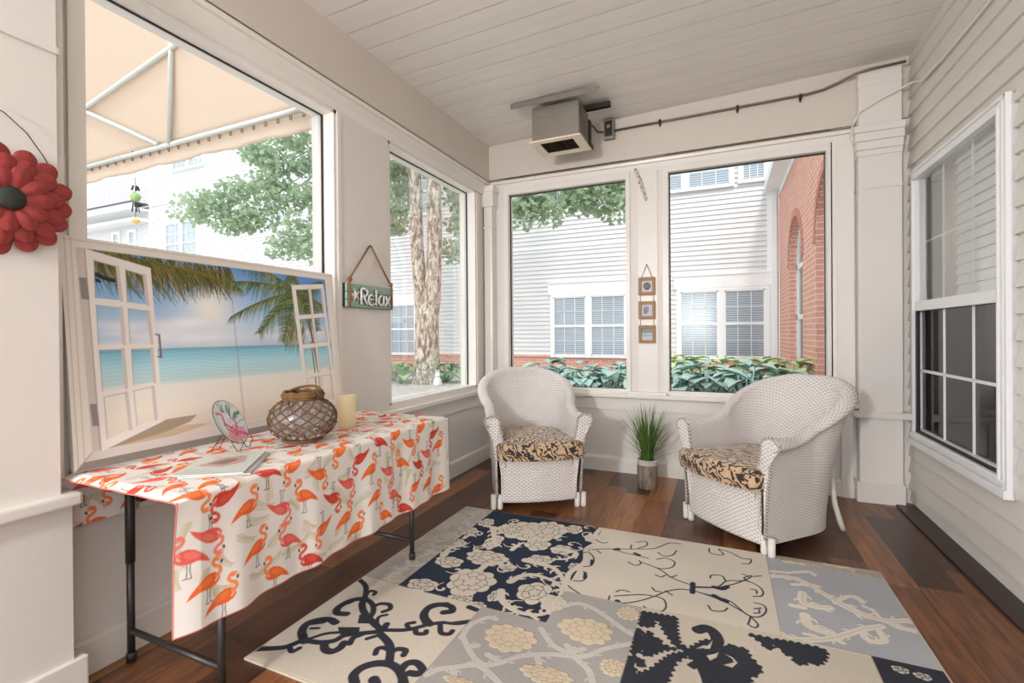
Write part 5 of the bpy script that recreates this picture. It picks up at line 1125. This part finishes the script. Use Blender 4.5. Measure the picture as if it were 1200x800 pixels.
for a, b in ops:     # arch of standing bricks
    c_ = (a+b)/2; r = (b-a)/2
    v_ = MB()
    for k in range(22):
        t0, t1 = PI*k/22+.012, PI*(k+1)/22-.012; P_ = []
        for (rr_, tt) in ((0, t0), (0, t1), (.13, t1), (.13, t0)): P_.append((c_-(r+rr_)*math.cos(tt), 2.45+(.82+rr_)*math.sin(tt)))
        v_.prism(P_, 'x', WX-.018, WX+.02)
    v_.xf(M_).build('arch_bricks', plain('arch brick', lin(206,142,124), .85, var=.2, nsc=6), wb)
    f = MB(); xf0, xf1 = WX+.13, WX+.19
    f.box(xf0, xf1, a, a+.09, SILL, 2.5); f.box(xf0, xf1, b-.09, b, SILL, 2.5); f.box(xf0, xf1, a, b, SILL, SILL+.07); f.box(xf0, xf1, a, b, 1.45, 1.53); f.box(xf0, xf1, a, b, 2.40, 2.48); f.box(xf0+.02, xf1, c_-.02, c_+.02, SILL, 3.2)
    for k in range(24):
        t0, t1 = PI*k/24, PI*(k+1)/24
        f.prism([(c_-(r)*math.cos(t0), 2.45+.82*math.sin(t0)), (c_-(r)*math.cos(t1), 2.45+.82*math.sin(t1)), (c_-(r-.09)*math.cos(t1), 2.45+.73*math.sin(t1)), (c_-(r-.09)*math.cos(t0), 2.45+.73*math.sin(t0))], 'x', xf0, xf1)
    w_ = f.xf(M_).build('arched_window', vinyl, wb)
    MB().box(xf0+.03, xf0+.034, a, b, SILL, 3.28).xf(M_).build('pane', extglass, w_)
    MB().box(WX+.21, WX+.24, a-.1, b+.1, SILL-.1, 3.4).xf(M_).build('blind', plain('dim grey blind', lin(150,156,166), .8), w_)
mb = MB(); mb.box(WX-.30, WX+.4, 4.6, 12.38, TOPZ, TOPZ+.05); mb.box(WX-.30, WX-.16, 4.6, 12.38, TOPZ+.05, TOPZ+.19); mb.box(WX-.02, WX, 4.6, 12.38, TOPZ-.15, TOPZ); mb.xf(M_).build('eave_gutter', vinyl, wb)
mb = MB(); mb.prism([(WX-.30, TOPZ+.19), (WX+3.5, TOPZ+2.0), (WX+3.5, TOPZ+1.9), (WX-.25, TOPZ+.08)], 'y', 4.6, 12.38); mb.xf(M_).build('roof', plain('grey roof shingles', lin(140,138,138), .9), wb)
mb = MB(); mb.bbox(1.04, 1.15, 12.30, 12.42, .55, 4.45, .01); mb.prism([(1.04,.55),(1.15,.55),(1.06,.12),(.95,.12)], 'y', 12.30, 12.42)
tag(mb.build('downspout', vinyl), 'white downspout in the corner between siding and brick', 'downspout')

# ---- entrance canopy outside the first window
cv = thing('fabric_canopy', 'beige fabric canopy on a pipe frame outside the near left window', 'canopy', (-4.4, 2.66, 2.9))
M_ = Matrix.Translation((4.4, -2.66, -2.9))
fab = NT('beige canvas'); d_ = fab.new('ShaderNodeBsdfDiffuse'); d_.inputs[0].default_value = lin(228,214,200); tl = fab.new('ShaderNodeBsdfTranslucent'); tl.inputs[0].default_value = lin(230,214,198); mx = fab.new('ShaderNodeMixShader'); mx.inputs[0].default_value = .6
fab.l.new(d_.outputs[0], mx.inputs[1]); fab.l.new(tl.outputs[0], mx.inputs[2]); fab.l.new(mx.outputs[0], fab.out.inputs[0])
X = np.linspace(-6.6, -2.6, 60); rows = []
for zz in np.linspace(2.9, 4.35, 20): rows.append([(x_, 2.66-(zz-2.9)*.35+.012*math.sin(x_*2.1)*math.sin((zz-2.9)*2.1), zz) for x_ in X])
G = np.array(rows)+np.array([4.4, -2.66, -2.9]); o = gridmesh('fabric', G, fab.m, cv); so_ = o.modifiers.new('thick', 'SOLIDIFY'); so_.thickness = .002
rows = [[(x_, 2.665+.006*math.sin(x_*22)*f, 2.905-.15*f+.008*math.sin(x_*9)*f) for x_ in np.linspace(-6.6, -2.62, 160)] for f in np.linspace(0, 1, 6)]
o = gridmesh('valance', np.array(rows)+np.array([4.4, -2.66, -2.9]), fab.m, cv); so_ = o.modifiers.new('thick', 'SOLIDIFY'); so_.thickness = .002
pipe = plain('galvanised pipe', lin(196,198,192), .4, .3)
for a, b in (((-6.6,2.64,2.9),(-2.62,2.62,2.9)), ((-6.7,2.43,2.93),(-3.55,2.38,3.62)), ((-4.46,2.62,2.9),(-3.95,2.38,3.6)), ((-5.6,2.48,3.36),(-4.50,2.62,2.91))):
    pass
for P_ in ([(-6.6,2.64,2.9),(-2.62,2.62,2.9)], [(-5.34-.9,2.46+.04,3.24),(-5.34,2.47,3.36),(-4.09,2.41,3.52),(-3.3,2.37,3.63)], [(-4.42,2.62,2.9),(-4.05,2.42,3.5),(-3.9,2.30,3.85)], [(-5.9,2.46,3.50),(-5.38,2.49,3.3),(-4.58,2.62,2.92)]):
    MB().tube(P_, .022, 10).xf(M_).build('frame_pipe', pipe, cv)
mb = MB()
for k in range(30):
    x_ = -6.5+.135*k; mb.tube([(x_+.012*math.cos(t_), 2.645, 2.872+.02*math.sin(t_)) for t_ in [2*PI*j/8 for j in range(8)]], .003, 5, closed=True)
mb.xf(M_).build('lacing_rings', darksteel, cv)
wc = thing('wind_chime', 'small green and yellow glass wind chime hung from a hook on the canopy', 'wind chime', (-4.93, 2.62, 2.9))
mb = MB(); mb.tube([(-.03,0,.01),(-.04,0,.02),(-.03,0,.03),(-.02,0,.02),(0,0,-.1),(.02,0,-.19),(.01,0,-.22),(-.03,0,-.225),(-.07,0,-.20),(-.085,0,-.16)], .006, 6); mb.build('hook', darksteel, wc)
mb = MB(); mb.tube([(0,0,-.22),(0,0,-.64)], .002, 5); mb.build('cord', darksteel, wc)
mb = MB(); mb.ball((0,0,-.40), .045, sub=2); mb.build('glass_ball', plain('green glass', lin(150,180,120), .1), wc); mb = MB(); mb.ball((0,0,-.62), .036, 1, 1, .7, 2); mb.build('amber_ball', plain('amber glass', lin(236,190,96), .15), wc)
mb = MB()
for k in range(5): a = 2*PI*k/5; mb.tube([(.02*math.cos(a), .02*math.sin(a), -.30), (.03*math.cos(a), .03*math.sin(a), -.34)], .007, 5); mb.tube([(.02*math.cos(a), .02*math.sin(a), -.45), (.03*math.cos(a), .03*math.sin(a), -.54)], .004, 5)
mb.build('beads', darksteel, wc)

# ---- tree
tr = thing('maple_tree', 'tall maple with a forked pale trunk outside the second left window', 'tree', (-6.18, 9.19, .1))
bk = NT('grey bark'); nn = bk.noise(bk.mp(bk.co(), (1,1,.35)), 14, 6, .7, .6); bk.bump(nn, 1, .05); bk.fin(bk.ramp(nn, [(.40, lin(112,100,88)), (.5, lin(180,166,150)), (.58, lin(230,222,210))]), .95)
mb = MB(); mb.tube([(0,0,-.05),(0,0,.12),(0,0,.5),(.0,0,1.1),(0,0,1.5),(.0,0,1.85)], [.42,.33,.29,.27,.27,.20], 18)
mb.tube([(-.03,0,1.2),(-.13,-.03,1.9),(-.20,-.07,3.2),(-.22,-.09,4.6),(-.5,-.2,6.2),(-1.1,-.5,8)], [.17,.16,.145,.14,.12,.07], 16)
mb.tube([(.03,.0,1.2),(.13,.04,1.9),(.18,.07,3.2),(.18,.07,4.6),(.3,.3,6.2),(.9,.5,8)], [.2,.19,.17,.165,.13,.07], 16)
FOL = [[-10.24,6.97,4.1],[-9.72,7.2,4.38],[-9.38,7.36,5.31],[-9.03,7.51,5.03],[-8.6,7.7,5.5],[-8.31,7.83,4.93],[-9.38,7.35,3.81],[-8.87,7.58,4.18],[-8.49,7.74,3.56],[-8.15,7.89,3.1],[-8.73,7.63,3.15],[-9.81,7.16,3.68],[-8.26,7.84,4.27],[-9.12,7.47,4.56],[-10.5,6.86,3.97],[-7.53,9.81,5.34],[-7.34,9.89,4.86],[-7.54,9.8,4.37],[-7.22,9.95,5.51],[-5.9,9.75,5.0],[-5.7,9.9,4.47],[-5.6,9.9,3.82],[-5.7,9.85,3.18],[-5.55,9.95,4.14],[-6.78,10.14,5.72],[-7.58,9.78,3.94],[-3.35,8.37,3.68],[-3.03,8.51,3.59],[-3.59,8.26,3.53],[-2.14,8.9,3.92],[-1.73,9.08,3.63],[-2.56,8.72,3.99],[-1.85,9.03,4.03],[-2.29,8.84,3.72],[-3.4,8.35,3.89]]
rr = random.Random(21)
for k, c_ in enumerate(FOL):
    e = Vector(c_)-Vector((-6.18,9.19,.1)); s_ = Vector((-.3 if e.x < 0 else .25, 0, 5.6+.03*k)); mdl = (s_+e)/2+Vector((0,0,.35))
    mb.tube([s_, mdl, e], [.03, .014, .004], 6)
mb.build('trunk', bk.m, tr)
lf = NT('pale maple leaves'); nn = lf.noise(lf.co(), 1.8, 2); 
bs = lf.new('ShaderNodeBsdfDiffuse'); lf.put(bs.inputs[0], lf.mix(nn, lin(160,182,160), lin(190,206,178))); tl = lf.new('ShaderNodeBsdfTranslucent'); tl.inputs[0].default_value = lin(178,198,160); mx = lf.new('ShaderNodeMixShader'); mx.inputs[0].default_value = .4
lf.l.new(bs.outputs[0], mx.inputs[1]); lf.l.new(tl.outputs[0], mx.inputs[2]); lf.l.new(mx.outputs[0], lf.out.inputs[0])
leaf2 = [(0,-.5),(.35,-.3),(.5,.1),(.22,.12),(.0,.6),(-.22,.12),(-.5,.1),(-.35,-.3)]
def leaves(cs, n, rad, size, flat=.6, seed=1):
    rs = np.random.RandomState(seed); V = []; F = []; L_ = np.array(leaf2)
    for c_ in cs:
        R_ = rad*rs.uniform(.75, 1.25)
        for k in range(n):
            d = rs.normal(size=3); d *= (R_*rs.rand()**.45)/np.linalg.norm(d); d[2] *= flat; p_ = np.array(c_)+d
            a = rs.normal(size=3); a /= np.linalg.norm(a); b = np.cross(a, rs.normal(size=3)); b /= np.linalg.norm(b); s_ = size*rs.uniform(.6,1.2); i = len(V)
            cup = .12*s_; nrm = np.cross(a, b)
            for u_, v_ in L_: V.append(p_+a*u_*s_+b*v_*s_+nrm*cup*abs(u_)*2)
            V.append(p_+b*.02); F += [(i+j, i+(j+1) % 8, i+8) for j in range(8)]
    m_ = MB(); m_.v = [tuple(v) for v in V]; m_.f = [list(f) for f in F]; m_.mi = [0]*len(F); m_.sm = [False]*len(F); return m_
high = [[-6.18+rr.uniform(-3,3), 9.19+rr.uniform(-3,3), rr.uniform(6.2, 8)] for _ in range(14)]
m_ = leaves(FOL, 250, .56, .12); m_.xf(Matrix.Translation((6.18,-9.19,-.1)))
# built without merging to keep every leaf apart
me = bpy.data.meshes.new('foliage'); m2 = leaves(high, 200, 1.0, .16, seed=3); m2.xf(Matrix.Translation((6.18,-9.19,-.1))); nb = len(m_.v)
me.from_pydata(m_.v+m2.v, [], m_.f+[[i+nb for i in f] for f in m2.f]); me.materials.append(lf.m); o = bpy.data.objects.new('foliage', me); C.objects.link(o); o.parent = tr

# ---- hosta bed under the back windows and round the tree
def hosta(name, label, loc, col1, col2, n, L, h, seed, group):
    rs = random.Random(seed); t = NT(name); nn = t.noise(t.co(), 9, 3); t.bump(t.noise(t.co(), 40, 2), .3, .004); t.fin(t.mix(nn, col1, col2), .45)
    mb = MB()
    for k in range(n):
        a = 2*PI*k/n*2.4+rs.uniform(-.3,.3); ring_ = rs.random(); reach = .08+.22*ring_; top = h*(1.05-.55*ring_)*rs.uniform(.85,1.1); l_ = L*rs.uniform(.8,1.15); w_ = l_*.42
        ca, sa = math.cos(a), math.sin(a); K = 7; v = []
        for i in range(K+1):
            f = i/K; rr_ = reach+l_*f*.9; zz = top+.05*math.sin(PI*f*.6)-l_*.75*f*f*(.4+ring_*.5); ww = w_*math.sin(PI*min(1, f*.80+.20))**.8*(1 if i < K else .05)
            for g_ in (-1, -.5, 0, .5, 1): v.append((ca*rr_-sa*ww*g_, sa*rr_+ca*ww*g_, zz+.03*abs(g_)+.004*math.sin(f*14+g_*4)))
        mb.add(v, [(i*5+j, i*5+j+1, (i+1)*5+j+1, (i+1)*5+j) for i in range(K) for j in range(4)], True)
        mb.tube([(0, 0, 0), (ca*reach*.6, sa*reach*.6, top*.6), (ca*reach, sa*reach, top)], .008, 5)
    o = mb.build('hosta_plant', t.m); o.location = loc; return tag(o, label, 'plant', group)
bg_ = [lin(140,172,164), lin(178,206,196)]; yg = [lin(176,204,140), lin(212,224,168)]; dg = [lin(110,156,104), lin(156,190,132)]
h1 = hosta('blue hosta leaves', 'blue green broad leaved hosta in the bed below the back windows', (-1.5, 7.3, .12), *bg_, 26, .30, .55, 1, 'blue green hostas below the back windows')
h2 = hosta('lime hosta leaves', 'lime edged hosta behind the blue green ones, below the right back window', (-.7, 8.4, .12), *yg, 24, .32, .62, 2, 'lime hostas below the right back window')
rr = random.Random(4)
for x_, y_ in ((-2.45,7.5),(-2.0,7.1),(-1.05,7.2),(-2.85,7.9),(-1.7,8.1),(-2.2,8.5),(-.6,6.9),(-.15,7.1),(.3,6.9),(.75,7.2),(-.35,7.7),(.15,7.7),(.6,7.8),(-1.2,8.0)):
    c_ = h1.copy(); C.objects.link(c_); c_.location = (x_, y_, .12); c_.rotation_euler.z = rr.uniform(0, 6); s_ = rr.uniform(.85,1.1); c_.scale = (s_, s_, s_)
for x_, y_ in ((-.1,8.5),(.5,8.6),(.95,8.2),(-.9,8.9)):
    c_ = h2.copy(); C.objects.link(c_); c_.location = (x_, y_, .12); c_.rotation_euler.z = rr.uniform(0, 6)
h3 = hosta('green garden leaves', 'green leafy plant at the foot of the maple, left of its trunk', (-6.72, 8.9, .1), *dg, 26, .22, .38, 3, None)
h3.name = 'leafy_plant'
for k, (x_, y_, lb) in enumerate(((-7.2, 9.3, 'green leafy plant behind the others at the foot of the maple'), (-5.80, 9.4, 'green leafy plant at the foot of the maple, right of its trunk'), (-5.55, 9.75, 'green leafy plant farthest right beside the maple'))):
    c_ = h3.copy(); C.objects.link(c_); c_.location = (x_, y_, .1); c_.rotation_euler.z = k*1.3+.4; c_['label'] = lb
mb = MB(); mb.lathe([(0,0),(.085,0),(.095,.04),(.09,.12),(.06,.18),(0,.19)], (0,0,0), 18); mb.ball((0,.0,.23), .065); mb.ball((-.03,0,.31), .022, .8, .7, 1.8); mb.ball((.03,0,.31), .022, .8, .7, 1.8)
o = mb.build('garden_ornament', plain('white garden stone', lin(236,236,232), .6)); o.location = (-5.62, 8.75, .1); tag(o, 'small white garden ornament at the foot of the maple', 'garden ornament')
